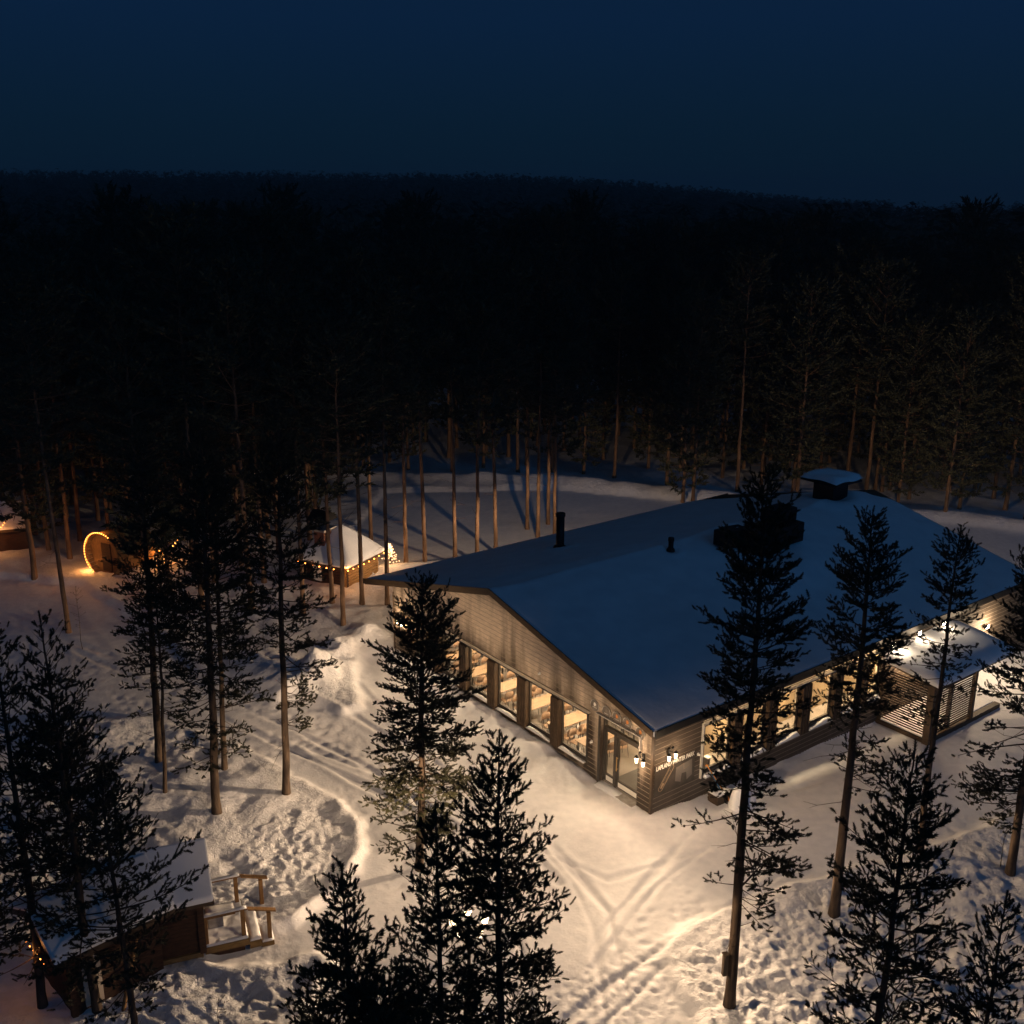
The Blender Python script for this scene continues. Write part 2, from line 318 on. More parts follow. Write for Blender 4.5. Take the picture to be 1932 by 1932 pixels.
TRACKS = [([(-20, 45), (-11, 38.1), (-8.5, 36.2), (-6.1, 34.3), (-5.1, 33.5), (-2.9, 31.6), (0, 27), (1, 20)], .045), ([(-16, 46.5), (-9.1, 41.2), (-6.9, 39.5), (-5.4, 37.8), (-3.2, 35.7), (-.8, 32.5), (1.5, 28)], .035),
          ([(-6.5, 41.5), (-2.6, 34.9), (-1.2, 33.3), (.6, 30.9)], .05), ([(-7.6, 36.1), (-4.2, 33.9), (-2, 31), (-1.2, 26)], .03),
          ([(1.3, 30), (2.3, 28), (2.9, 26.7), (3.2, 22)], .04), ([(.9, 30), (1.9, 28), (2.4, 26), (2.5, 20)], .03), ([(1.5, 23.5), (2.9, 26.2), (3.9, 27.7), (5.9, 30.6), (8.1, 32.9), (12, 35)], .04),
          ([(2.1, 24), (3.5, 26.3), (4.5, 27.9), (6.7, 30.2), (10, 32.6)], .03), ([(-.5, 20), (1.06, 21.9), (2.8, 23.8), (5.1, 25.8), (9, 29)], .05), ([(-.2, 19), (1.6, 21.4), (3.3, 23.2), (4.2, 24.4)], .04),
          ([(-4.2, 36.9), (-2.2, 33), (.6, 30), (3, 28.2), (8, 30.5), (14, 34)], .03), ([(-24, 48), (-14, 42), (-9, 38), (-5, 34.6), (-1, 30)], .03)]
def ground_h(x, y, detail=True):
    x = np.asarray(x, float); y = np.asarray(y, float)
    a = (x-OX)*AX+(y-OY)*AY; b = (x-OX)*BX+(y-OY)*BY
    h = -(.3*sm(0, 3, b)+.3*sm(2, 13, b))*(1-sm(.5, 4, a))
    r = np.maximum(y, 1)
    h = h + 11.5*sm(260, 620, y)*sm(.34, -.05, x/r) - 3.0*sm(150, 400, y)*sm(.1, .4, x/r) - 260*sm(720, 3200, np.hypot(x, y))
    if not detail: return h
    near = sm(135, 70, np.hypot(x, y))
    inr = inside(x, y, ROAD); d = seg_dist(x, y, ROAD+ROAD[:1])
    f = np.where(inside(x, y, FIELD), 1., 0.)
    wob = .25*fbm(x*.9, y*.9, 5, 3)
    sd = np.where(inr, -d, d)+wob*.6
    off = sm(-.05, .45, sd)*(1-f*.85)                      # 1 off the ploughed ground
    rough = off*sm(0, 1.3, sd)
    lee = sm(60, 45, y)                                   # trodden area is close by
    h = h + .20*off*near
    h = h + .06*np.exp(-((sd-.3)/.34)**2)*(1-f)*near*(.55+.6*vnoise(x*1.9, y*1.9, 33))*sm(62, 50, y)
    h = h + near*rough*(.10*fbm(x*.30, y*.30, 11, 3) + .05*fbm(x*1.3, y*1.3, 12, 3))
    dents = .10*pits(x, y, .34, 21, 2.2) + .09*pits(x+7.7, y+3.1, .24, 41, 2.4) - .06*pits(x-2.7, y+1.1, .29, 141, 2.4)
    h = h - near*rough*dents*lee*(.19+.22*vnoise(x*.30, y*.30, 55))
    h = h + near*(1-rough)*(.022*fbm(x*.30, y*.30, 61, 2) + .005*fbm(x*3., y*3., 62, 3))
    # a few footprint trails on the packed snow
    trail = sm(.35, .05, np.abs(fbm(x*.16+3, y*.16, 71, 2)))
    h = h - near*(1-rough)*.028*pits(x, y, .5, 81, 1.7, .3)*trail*(1-f)
    for P, dep in TRACKS:
        dd = seg_dist(x, y, P)+.10*vnoise(x*.6, y*.6, int(dep*1000))
        h = h - near*1.7*(dep*1.0*np.exp(-(dd/.09)**2) - dep*.4*np.exp(-((dd-.22)/.12)**2))*(.4+.6*sm(-.3, .6, vnoise(x*.35, y*.35, 91)))
    tt = sm(.5, .1, np.abs(fbm(x*.11-5, y*.11+2, 171, 2)))
    h = h - near*(1-rough)*.022*pits(x+2.2, y-1.7, .30, 181, 2.4, .26)*tt*(1-f)
    # heaps shovelled up beside the gable end and along the wall
    for (cx, cy, R, hh) in [(-8.2, 42.4, 1.5, .55), (-9.0, 41.2, 1.2, .4), (-7.9, 44.6, 1.3, .4), (-9.8, 42.4, 1.4, .45), (-6.8, 46.4, 1.2, .4), (-9.6, 40.6, .8, .35), (-11.2, 43.6, 1.4, .4)]:
        q = np.hypot(x-cx, y-cy)/R
        h = h + hh*np.exp(-q*q*1.6)*(1+.5*fbm(x*1.2, y*1.2, 95, 3))
    wall = sm(.9, 0., np.abs(b+.15))*sm(2.6, 4.5, a)*sm(17.2, 16.4, a)
    h = h + wall*(.20+.10*sm(3, 13, a)+.08*fbm(a*2.2, b*2., 97, 3))
    wall2 = sm(.8, 0., np.abs(a+.1))*sm(-.3, 1.2, b)*sm(12.6, 11.6, b)
    h = h + wall2*(.05+.05*fbm(b*1.6, a*2., 98, 3))
    # ploughed bank round the yard behind
    bd = seg_dist(x, y, [(-22, 76), (-8, 75.4), (3.6, 74.4), (12, 71), (20, 68.4), (29.5, 65.8), (36, 62), (48, 54)])
    h = h + .42*np.exp(-(bd/1.0)**2)*(1+.25*fbm(x*.5, y*.5, 101, 3))
    bd2 = seg_dist(x, y, [(-7.5, 55.5), (-4.5, 56.5), (-1, 57.5), (4, 60)])
    h = h + .35*np.exp(-(bd2/.7)**2)
    # level pad inside the lodge
    pad = sm(-.02, .12, a)*sm(16.75, 16.55, a)*sm(-.02, .12, b)*sm(24.9, 24.7, b)
    h = h*(1-pad) + (-.25)*pad
    return h

rr = [2., 6.]; r = 9.
while r < 21: rr.append(r); r *= 1.02
while r < 48: rr.append(r); r *= 1.0029
while r < 80: rr.append(r); r *= 1.0048
while r < 140: rr.append(r); r *= 1.012
while r < 3200: rr.append(r); r *= 1.05
th = list(np.arange(-.56, .5601, .0025)); side = list(np.arange(.60, PI-.02, .07))
th = [-t for t in side[::-1]] + th + side + [PI]
RR, TH = np.meshgrid(np.array(rr), np.array(th), indexing='ij')
GX = RR*np.sin(TH); GY = RR*np.cos(TH); GZ = ground_h(GX, GY)
n1, n2 = RR.shape; idx = np.arange(n1*n2).reshape(n1, n2)
F = np.stack([idx[:-1, :-1], idx[1:, :-1], idx[1:, 1:], idx[:-1, 1:]], -1).reshape(-1, 4)
seam = np.stack([idx[:-1, -1], idx[1:, -1], idx[1:, 0], idx[:-1, 0]], -1)
F = np.concatenate([F, seam])[:, ::-1]
gm = mesh_arrays('ground', np.stack([GX, GY, GZ], -1).reshape(-1, 3), F, True)
trod = np.where(inside(GX, GY, ROAD), 0., 1.)*sm(-.1, .6, np.where(inside(GX, GY, ROAD), -1, 1)*seg_dist(GX, GY, ROAD+ROAD[:1]))*np.where(inside(GX, GY, FIELD), .1, 1.)
at_ = gm.attributes.new('trodden', 'FLOAT', 'POINT'); at_.data.foreach_set('value', trod.ravel().astype(np.float32))
gs = M['snow'].copy(); gs.name = 'ground_snow'; M['ground_snow'] = gs
_n = gs.node_tree.nodes; _l = gs.node_tree.links; _b = _n['Principled BSDF']; _tc = [q for q in _n if q.type == 'TEX_COORD'][0]; _bp0 = [q for q in _n if q.type == 'BUMP'][0]; _bp0.inputs['Strength'].default_value = .3; _bp0.inputs['Distance'].default_value = .035
_at = _n.new('ShaderNodeAttribute'); _at.attribute_name = 'trodden'
_n1 = _n.new('ShaderNodeTexNoise'); _n1.inputs['Scale'].default_value = 5.2; _n1.inputs['Detail'].default_value = 7; _n1.inputs['Roughness'].default_value = .68; _n1.inputs['Distortion'].default_value = .6
_l.new(_tc.outputs['Object'], _n1.inputs[0]); _bp = _n.new('ShaderNodeBump'); _bp.inputs['Distance'].default_value = .42
_l.new(_n1.outputs[0], _bp.inputs['Height']); _m = _n.new('ShaderNodeMath'); _m.operation = 'MULTIPLY'; _m.inputs[1].default_value = .5; _l.new(_at.outputs['Fac'], _m.inputs[0]); _l.new(_m.outputs[0], _bp.inputs['Strength'])
_l.new(_bp0.outputs[0], _bp.inputs['Normal']); _l.new(_bp.outputs[0], _b.inputs['Normal'])
gd = link('ground', gm, M['ground_snow']); tag(gd, kind='structure')
def gz(x, y): return float(ground_h(np.array([x]), np.array([y]))[0])

# ------------------------------------------------------------------ the lodge (x = along the side, y = along the gable)
RIDGE_A, RIDGE_Z, EAVE_R, EAVE_Z, EAVE_L, EAVE_LZ, LEN, WID = 9.10, 5.44, -.10, 3.22, 19.05, 2.90, 24.8, 16.6
def roof_z(a):
    return EAVE_Z+(RIDGE_Z-EAVE_Z)*(a-EAVE_R)/(RIDGE_A-EAVE_R) if a < RIDGE_A else RIDGE_Z+(EAVE_LZ-RIDGE_Z)*(a-RIDGE_A)/(EAVE_L-RIDGE_A)
lodge = empty('lodge', W(0, 0, 0), LROT, 'large brown timber lodge with glowing windows and snow-covered low gable roof', 'building')
DROP = .30                                    # snow + structure above the wall head
def wall_top(a): return roof_z(a)-DROP

def clad_gable():
    body = MB(); edge = MB()
    opens = [(3.22, 14.75, .52, 2.50), (.66, 2.58, -.3, 2.68)]
    z = -.35; bh = .185
    while z < RIDGE_Z:
        z1 = z+bh-.006
        def lim(zz):                         # a-range below the roof line at height zz
            t = zz+DROP
            lo = 0. if t <= roof_z(0) else EAVE_R+(t-EAVE_Z)*(RIDGE_A-EAVE_R)/(RIDGE_Z-EAVE_Z)
            hi = WID if t <= roof_z(WID) else RIDGE_A+(t-RIDGE_Z)*(EAVE_L-RIDGE_A)/(EAVE_LZ-RIDGE_Z)
            return lo, hi
        l0, h0 = lim(z); l1, h1 = lim(min(z1, RIDGE_Z-DROP-.001))
        if l0 >= h0: break
        ivs = [(l0, h0, l1, h1)]
        for (a0, a1, zb, zt) in opens:
            if z1 > zb+.02 and z < zt-.02:
                nv = []
                for (p0, q0, p1, q1) in ivs:
                    if a1 <= p0 or a0 >= q0: nv.append((p0, q0, p1, q1)); continue
                    if a0 > p0: nv.append((p0, a0, p1, a0))
                    if a1 < q0: nv.append((a1, q0, a1, q1))
                ivs = nv
        for (p0, q0, p1, q1) in ivs:
            x0, x1 = -.030, -.006             # bottom edge stands proud, top tucked in
            body.add([(x0, p0, z), (x0, q0, z), (x1, q1, z1), (x1, p1, z1), (.10, p0, z), (.10, q0, z), (.10, q1, z1), (.10, p1, z1)],
                     [(0, 1, 2, 3), (4, 7, 6, 5), (0, 4, 5, 1), (3, 2, 6, 7), (0, 3, 7, 4), (1, 5, 6, 2)])
            if p1 < q1: edge.box(x0-.003, x0+.022, p0+.004, q0-.004, z-.004, z+.010)
        z += bh
    o = body.build('gable_wall', M['clad_gable'], lodge); edge.build('frost_lines', M['clad_edge'], o)
clad_gable()
def clad_side():
    body = MB(); edge = MB(); z = -1.1; bh = .185
    while z < 2.92:
        z1 = min(z+bh-.006, 2.92); ivs = [(0., LEN)]
        if z1 > .57 and z < 2.66: ivs = [(0., 2.40), (12.9, LEN)]
        for (p, q) in ivs:
            y0, y1 = -.030, -.006
            body.add([(p, y0, z), (q, y0, z), (q, y1, z1), (p, y1, z1), (p, .10, z), (q, .10, z), (q, .10, z1), (p, .10, z1)],
                     [(0, 1, 2, 3), (4, 7, 6, 5), (0, 4, 5, 1), (3, 2, 6, 7), (0, 3, 7, 4), (1, 5, 6, 2)])
            edge.box(p+.004, q-.004, y0-.003, y0+.022, z-.004, z+.008)
        z += bh
    o = body.build('side_wall', M['clad_side'], lodge); edge.build('frost_lines', M['clad_edge'], o)
clad_side()
# hidden walls, inner skin, floor and ceiling
wb = MB().box(0.1, LEN-.05, WID-.12, WID, -.3, 2.95); wb.build('rear_side_wall', M['clad_side'], lodge)
prf = [(.1, -.3), (WID-.13, -.3), (WID-.13, wall_top(WID)-.02), (RIDGE_A, wall_top(RIDGE_A)-.02), (.1, wall_top(0)-.02)]
MB().prism(prf, LEN-.15, LEN, 'x').build('rear_gable_wall', M['clad_side'], lodge)
MB().box(.12, LEN-.2, .12, WID-.15, -.02, .10).build('floor', M['floor'], lodge)
MB().box(.12, LEN-.2, .12, WID-.15, 2.86, 2.92).build('ceiling', M['innerwall'], lodge)
MB().box(13.2, 13.3, .2, WID-.2, .1, 2.86).build('inner_wall', M['innerwall'], lodge)
corner = MB().box(-.045, .05, -.045, .05, -.6, 3.0); corner.build('corner_board', M['trim'], lodge, .004)
MB().box(-.04, .05, WID-.05, WID+.03, -.2, 2.95).build('corner_board', M['trim'], lodge, .004)

# window bands ------------------------------------------------------
def window_gable(a0, a1, z0=.60, z1=2.42):
    f = MB(); x0, x1 = -.005, .075
    for (p, q, r0, r1) in ((a0, a0+.055, z0, z1), (a1-.055, a1, z0, z1), (a0+.055, a1-.055, z0, z0+.06), (a0+.055, a1-.055, z1-.05, z1)): f.box(x0, x1, p, q, r0, r1)
    o = f.build('window', M['frame'], lodge)
    MB().box(.03, .045, a0+.05, a1-.05, z0+.055, z1-.045).build('pane', M['glass'], o)
def window_side(b0, b1, z0=.76, z1=2.58):
    f = MB(); y0, y1 = -.005, .075
    for (p, q, r0, r1) in ((b0, b0+.055, z0, z1), (b1-.055, b1, z0, z1), (b0+.055, b1-.055, z0, z0+.06), (b0+.055, b1-.055, z1-.05, z1)): f.box(p, q, y0, y1, r0, r1)
    o = f.build('window', M['frame'], lodge)
    MB().box(b0+.05, b1-.05, .03, .045, z0+.055, z1-.045).build('pane', M['glass'], o)
    MB().box(b0+.03, b1-.03, .16, .165, 1.22, z1).build('roller_blind', M['blind'], o)
GW = [(3.30, 4.74), (5.22, 6.68), (7.26, 8.66), (9.22, 10.64), (11.2, 12.62), (13.2, 14.66)]
for a0, a1 in GW: window_gable(a0, a1)
posts = [(4.74, 5.22), (6.68, 7.26), (8.66, 9.22), (10.64, 11.2), (12.62, 13.2)]
for a0, a1 in posts:
    p = MB().box(-.16, .06, a0+.02, a1-.02, .46, 2.42)
    for k in range(4):
        t = a0+.06+k*(a1-a0-.12)/3.; p.box(-.185, -.155, t-.03, t+.03, .44, 2.40)
    p.build('window_post', M['trim'], lodge)
MB().box(-.05, .08, 3.22, 3.30, .50, 2.46).build('window_casing', M['frame'], lodge)
MB().box(-.05, .08, 14.66, 14.75, .50, 2.46).build('window_casing', M['frame'], lodge)
MB().box(-.10, .09, 3.18, 14.80, 2.424, 2.51).build('window_head', M['frame'], lodge)
MB().box(-.14, .0, 3.14, 14.84, 2.513, 2.530).build('head_flashing', M['flash'], lodge)
MB().box(-.03, .09, 3.30, 14.66, .505, .598).build('window_sill', M['frame'], lodge)
def snow_strip(n, L0, L1, axis, w0, w1, zb, hgt, seed, parent):
    """an irregular ribbon of settled snow; axis 'y' runs along the gable, 'x' along the side"""
    K = max(3, int((L1-L0)/.08)); vs = []; rnd = random.Random(seed)
    for i in range(K+1):
        t = L0+(L1-L0)*i/K; e = .0 if 0 < i < K else 1.
        hh = hgt*(.65+.45*math.sin(t*3.1+seed)+.25*rnd.random())*(1-.7*e); ww = w0-(w0-w1)*(.10+.12*rnd.random())
        row = [(w0*1.0, zb), (ww, zb+hh*.75), ((w0+w1)/2, zb+hh), (w1, zb+hh*.9), (w1, zb)]
        vs += [((w, t, z) if axis == 'y' else (t, w, z)) for w, z in row]
    fs = [(i*5+k, i*5+(k+1) % 5, (i+1)*5+(k+1) % 5, (i+1)*5+k) for i in range(K) for k in range(5)]
    fs += [tuple(range(5)), tuple(range(K*5, K*5+5))]
    return MB().add(vs, fs, True).build(n, M['roof_snow'], parent)
for i, (a0, a1) in enumerate(GW):
    MB().box(-.17, -.031, a0-.0, a1+.0, .46, .475).build('sill_flashing', M['flash'], lodge)
    snow_strip('sill_snow', a0+.02, a1-.02, 'y', -.165, -.034, .476, .085, i, lodge)

SW = [(2.46, 3.84), (4.36, 5.72), (6.28, 7.66), (8.24, 9.66), (10.2, 11.5), (11.9, 12.8)]
for b0, b1 in SW: window_side(b0, b1)
sp = [(3.84, 4.36), (5.72, 6.28), (7.66, 8.24), (9.66, 10.2), (11.5, 11.9)]
for b0, b1 in sp:
    p = MB().box(b0+.02, b1-.02, -.15, .06, .56, 2.58)
    for k in range(4):
        t = b0+.06+k*(b1-b0-.12)/3.; p.box(t-.03, t+.03, -.175, -.145, .54, 2.56)
    p.build('window_post', M['trim'], lodge)
MB().box(2.38, 2.46, -.05, .08, .56, 2.60).build('window_casing', M['frame'], lodge)
MB().box(2.34, 12.9, -.10, .09, 2.584, 2.66).build('window_head', M['frame'], lodge)
MB().box(2.31, 12.9, -.15, -.0, 2.663, 2.690).build('head_flashing', M['flash'], lodge)
MB().box(2.31, 2.36, -.12, -.034, .58, 2.66).build('side_flashing', M['flash'], lodge)
MB().box(2.46, 12.9, -.03, .09, .60, .757).build('window_sill', M['frame'], lodge)
for i, (b0, b1) in enumerate(SW):
    MB().box(b0, b1, -.20, -.031, .565, .58).build('sill_flashing', M['flash'], lodge)
    snow_strip('sill_snow', b0+.01, b1-.01, 'x', -.195, -.034, .581, .13, 20+i, lodge)

# entrance ----------------------------------------------------------
en = MB()
for (p, q, r0, r1) in ((.66, .74, -.02, 2.64), (2.50, 2.58, -.02, 2.64), (.74, 2.50, 2.56, 2.64), (.74, 2.50, 2.16, 2.25)): en.box(.10, .24, p, q, r0, r1)
en.box(.10, .24, 1.86, 1.96, -.02, 2.16)
dfr = en.build('door_frame', M['frame'], lodge)
MB().box(-.02, .26, .61, .66, -.2, 2.70).build('door_casing', M['frame'], lodge)
MB().box(-.07, .26, 2.581, 2.66, -.2, 2.70).build('door_casing', M['frame'], lodge)
MB().box(-.02, .26, .66, 2.58, 2.643, 2.70).build('door_casing', M['frame'], lodge)
MB().box(-.15, .0, .52, 2.72, 2.72, 2.745).build('head_flashing', M['flash'], lodge)
MB().box(-.13, -.034, .51, .54, 2.20, 2.72).build('side_flashing', M['flash'], lodge)
MB().box(.165, .18, .74, 2.50, 2.25, 2.56).build('transom_pane', M['glass'], lodge)
def leaf(a0, a1, handle):
    d = MB()
    for (p, q, r0, r1) in ((a0, a0+.075, .06, 2.15), (a1-.075, a1, .06, 2.15), (a0+.075, a1-.075, .06, .13), (a0+.075, a1-.075, .33, .40), (a0+.075, a1-.075, 2.06, 2.15)): d.box(.13, .19, p, q, r0, r1)
    o = d.build('door', M['frame'], lodge)
    MB().box(.155, .165, a0+.07, a1-.07, .395, 2.065).build('pane', M['glass'], o)
    MB().box(.145, .17, a0+.07, a1-.07, .125, .335).build('kick_panel', M['white_paint'], o)
    if handle:
        MB().tube([(.07, a1-.045, .78), (.07, a1-.045, 1.32)], .02, 8).tube([(.07, a1-.045, .84), (.135, a1-.045, .84)], .014, 6).tube([(.07, a1-.045, 1.26), (.135, a1-.045, 1.26)], .014, 6).build('handle', M['brass'], o)
leaf(.75, 1.855, True); leaf(1.965, 2.49, False)
MB().box(-.25, .10, .66, 2.58, -.3, .04).build('door_step', M['concrete'], lodge)
snow_strip('step_snow', .62, 2.6, 'y', -.32, .09, .0, .07, 77, lodge)

# roof --------------------------------------------------------------
OVB = .12                                     # overhang past the front gable
def roof_slab(th0, th1, b0, b1, m, nm, inset=0.):
    pr = [(EAVE_R+inset, roof_z(EAVE_R+inset)-th0), (RIDGE_A, RIDGE_Z-th0), (EAVE_L-inset, roof_z(EAVE_L-inset)-th0), (EAVE_L-inset, roof_z(EAVE_L-inset)-th1), (RIDGE_A, RIDGE_Z-th1), (EAVE_R+inset, roof_z(EAVE_R+inset)-th1)]
    n = 6; vs = [(b0, a, z) for a, z in pr]+[(b1, a, z) for a, z in pr]
    fs = [(0, 1, 4, 5), (1, 2, 3, 4), (6, 11, 10, 7), (7, 10, 9, 8)]+[(i, i+n, (i+1) % n+n, (i+1) % n) for i in range(n)]
    return MB().add(vs, fs).build(nm, m, lodge)
roof_slab(.14, .30, -OVB+.02, LEN+.2, M['trim_lit'], 'roof', .03)
fa = MB()                                      # fascia boards along the two front slopes and the eaves
for (a0, a1) in ((EAVE_R+.0, RIDGE_A), (RIDGE_A, EAVE_L-.0)):
    z0, z1 = roof_z(a0), roof_z(a1); u_ = .005
    fa.add([(-OVB-.06, a0, z0-.24), (-OVB-.06, a1, z1-.24), (-OVB-.06, a1, z1+u_), (-OVB-.06, a0, z0+u_), (-OVB-.02, a0, z0-.24), (-OVB-.02, a1, z1-.24), (-OVB-.02, a1, z1+u_), (-OVB-.02, a0, z0+u_)],
           [(0, 1, 2, 3), (4, 7, 6, 5), (0, 4, 5, 1), (3, 2, 6, 7), (0, 3, 7, 4), (1, 5, 6, 2)])
fa.build('fascia', M['trim_lit'], lodge)
MB().box(-OVB+.02, LEN+.2, EAVE_R-.075, EAVE_R-.035, EAVE_Z-.26, EAVE_Z+.0).build('fascia', M['metal'], lodge)
MB().box(-OVB+.02, LEN+.2, EAVE_L-.028, EAVE_L+.025, EAVE_LZ-.27, EAVE_LZ-.07).build('fascia', M['trim_lit'], lodge)
def roof_snow():
    bs = np.concatenate([[-OVB-.015, -OVB-.015, -OVB, -OVB+.06, -OVB+.18], np.linspace(.3, LEN-.4, 150), [LEN, LEN+.15, LEN+.24, LEN+.27, LEN+.27]])
    as_ = np.concatenate([[EAVE_R-.03, EAVE_R-.03, EAVE_R-.0, EAVE_R+.06, EAVE_R+.18], np.linspace(.3, EAVE_L-.35, 116), [EAVE_L-.2, EAVE_L-.08, EAVE_L, EAVE_L+.03, EAVE_L+.03]])
    BB, AA = np.meshgrid(bs, as_, indexing='ij')
    Z = np.where(AA < RIDGE_A, EAVE_Z+(RIDGE_Z-EAVE_Z)*(AA-EAVE_R)/(RIDGE_A-EAVE_R), RIDGE_Z+(EAVE_LZ-RIDGE_Z)*(AA-RIDGE_A)/(EAVE_L-RIDGE_A))
    Z -= .10*np.exp(-((AA-RIDGE_A)/.8)**2)*sm(0, 1.5, BB)
    d = np.minimum(np.minimum(BB-bs[0], bs[-1]-BB), np.minimum(AA-as_[0], as_[-1]-AA))
    edge = .09*(1-np.sqrt(np.clip(1-(1-np.clip(d/.22, 0, 1))**2, 0, 1)))
    Z = Z-edge+sm(.1, .8, d)*(.035*fbm(BB*.35, AA*.35, 201, 3)+.006*fbm(BB*2, AA*2, 202, 3))
    for (cb_, ca_, cr_, ch_) in ((7.9, 14.4, .6, .10), (9.25, 8.5, .45, .08), (21.9, 9.6, 1.3, .20), (13.4, 6.9, 1.9, .24), (12.2, 5.6, 1.2, .12)):
        q_ = np.hypot(BB-cb_, AA-ca_)/cr_; Z = Z+ch_*np.exp(-((q_-1.)/.5)**2)-ch_*.8*np.exp(-(q_/.7)**2)
    Z = Z-.35*sm(LEN-3.2, LEN+.3, BB)*sm(EAVE_L-7, EAVE_L, AA)-.12*sm(LEN-1.5, LEN+.3, BB)
    Z[0, :] -= .10; Z[-1, :] -= .10; Z[:, 0] -= .10; Z[:, -1] -= .10
    n, m_ = BB.shape; ix = np.arange(n*m_).reshape(n, m_)
    F = np.stack([ix[:-1, :-1], ix[1:, :-1], ix[1:, 1:], ix[:-1, 1:]], -1).reshape(-1, 4)
    link('roof_snow', mesh_arrays('roof_snow', np.stack([BB, AA, Z], -1).reshape(-1, 3), F, True), M['roof_snow'], lodge)
roof_snow()

# things on the roof -----------------------------------------------
def rl(b, a, dz=0.): return W(b, a, roof_z(a)+dz)
def flue(b, a, h, r, label):
    o = empty('flue_pipe', rl(b, a, -.05), LROT, label, 'chimney pipe')
    MB().lathe([(r, 0), (r, h), (r*1.0, h), (r*.7, h+.01), (.001, h+.01)], 14).build('pipe', M['metal'], o)
    MB().lathe([(r*1.7, 0), (r*1.5, .10), (r*1.02, .16)], 14).build('flashing', M['metal'], o)
    MB().lathe([(r*1.18, h-.16), (r*1.18, h-.02), (r*1.0, h-.0)], 14).build('collar', M['metal'], o)
flue(7.9, 14.4, 1.75, .20, 'tall black flue pipe on the far slope of the lodge roof')
flue(9.25, 8.5, .62, .115, 'short black vent pipe on the lodge roof near the ridge')
o = empty('roof_ventilator', rl(21.9, 9.6, -.1), LROT, 'square black ventilator with a snow-covered cap on the roof ridge', 'roof vent')
MB().box(-.62, .62, -.62, .62, 0, .98).build('shaft', M['metal'], o, .03)
MB().prism([(-1.1, .98), (1.1, .98), (.95, 1.14), (-.95, 1.14)], -1.1, 1.1, 'y').build('cap', M['metal'], o, .02)
s = MB(); N = 14
for i in range(N+1):
    for j in range(N+1):
        u, v = -1+2*i/N, -1+2*j/N; e = max(abs(u), abs(v)); s.v.append((u*1.12, v*1.12, 1.15+.27*math.sqrt(max(0, 1-e**4))+.04*math.sin(u*4+v*3)))
s.add([], [], True); s.f = [(i*(N+1)+j, (i+1)*(N+1)+j, (i+1)*(N+1)+j+1, i*(N+1)+j+1) for i in range(N) for j in range(N)]; s.sm = [True]*len(s.f)
s.build('cap_snow', M['roof_snow'], o)
o = empty('ventilation_unit', rl(12.6, 7.0, -.1), LROT, 'big black ventilation unit with ducts half hidden behind the tall pine top on the roof', 'ventilation unit')
MB().box(-.2, 2.9, -.75, .55, .25, 1.15).build('casing', M['metal'], o, .03)
MB().box(1.5, 2.9, -.3, .7, 1.153, 1.75).build('fan_box', M['metal'], o, .05)
hd = MB().prism([(-1.5, .55), (-.25, .35), (-.25, 1.05), (-.45, 1.25), (-1.5, 1.25)], .0, .75, 'y'); hd.build('intake_hood', M['metal'], o, .04)
MB().tube([(-.5, 1.2, 1.0), (.3, .9, 1.05), (.6, .6, .9)], .06, 8).build('pipe', M['metal'], o)
lg = MB()
for x in (-.9, .3, 2.6):
    for y in (-.5, .4): lg.box(x-.04, x+.04, y-.04, y+.04, -.15, .45)
lg.build('stand', M['metal'], o)

# porch / annex on the long side --------------------------------------
porch = empty('slatted_porch', W(12.95, 0, -.6), LROT, 'slatted lean-to porch with thick snow on its roof against the long side of the lodge', 'porch')
PW, PD = 3.15, 2.3
M['slat_dark'] = mottle(mat('dark_slat', rough=.8), (.022, .015, .010), (.045, .03, .02), 5., 4.)  # slat colour darkened to read as unlit against the porch glow
def slats(nm, p0, p1, zlo, zhi, thick=.03):
    s_ = MB(); d = Vector((p1[0]-p0[0], p1[1]-p0[1], 0)); L_ = d.length; d.normalize(); n_ = Vector((-d.y, d.x, 0))
    z = zlo
    T = Matrix(((d.x, n_.x, 0, p0[0]), (d.y, n_.y, 0, p0[1]), (0, 0, 1, 0), (0, 0, 0, 1)))
    while z < zhi:
        s_.box(0, L_, -thick/2, thick/2, z, z+.052, T); z += .105
    s_.build(nm, M['slat_dark'], porch)
slats('slat_panel', (.1, -.06), (.1, -PD+.1), .25, 2.45)
slats('slat_panel', (.12, -PD), (PW, -PD), .25, 2.35)
for (x, y, w, h) in ((.0, -PD-.02, .14, 2.58), (1.55, -PD+.09, .07, 2.5), (PW, -PD, .08, 2.5), (.02, -.12, .06, 2.7)):
    MB().box(x-w, x+w, y-w, y+w, -.3, h).build('post', M['trim'], porch, .006)
MB().box(-.1, PW+2.2, -PD+.16, -.05, .02, .14).build('deck', M['trim'], porch)
MB().box(-.05, PW+2.2, -PD-.10, -PD+.15, -.05, .18).build('deck_edge', M['trim'], porch)
MB().box(.05, PW+2.1, -PD+.17, -.1, .141, .20).build('deck_snow', M['roof_snow'], porch, .03)
pr = MB(); zf, zb = 2.52, 2.86
pr.add([(-.25, -PD-.35, zf), (PW+2.3, -PD-.35, zf), (PW+2.3, -.04, zb), (-.25, -.04, zb), (-.25, -PD-.35, zf+.16), (PW+2.3, -PD-.35, zf+.16), (PW+2.3, -.04, zb+.16), (-.25, -.04, zb+.16)],
       [(0, 3, 2, 1), (4, 5, 6, 7), (0, 1, 5, 4), (2, 3, 7, 6), (0, 4, 7, 3), (1, 2, 6, 5)])
pr.build('roof', M['trim_lit'], porch)
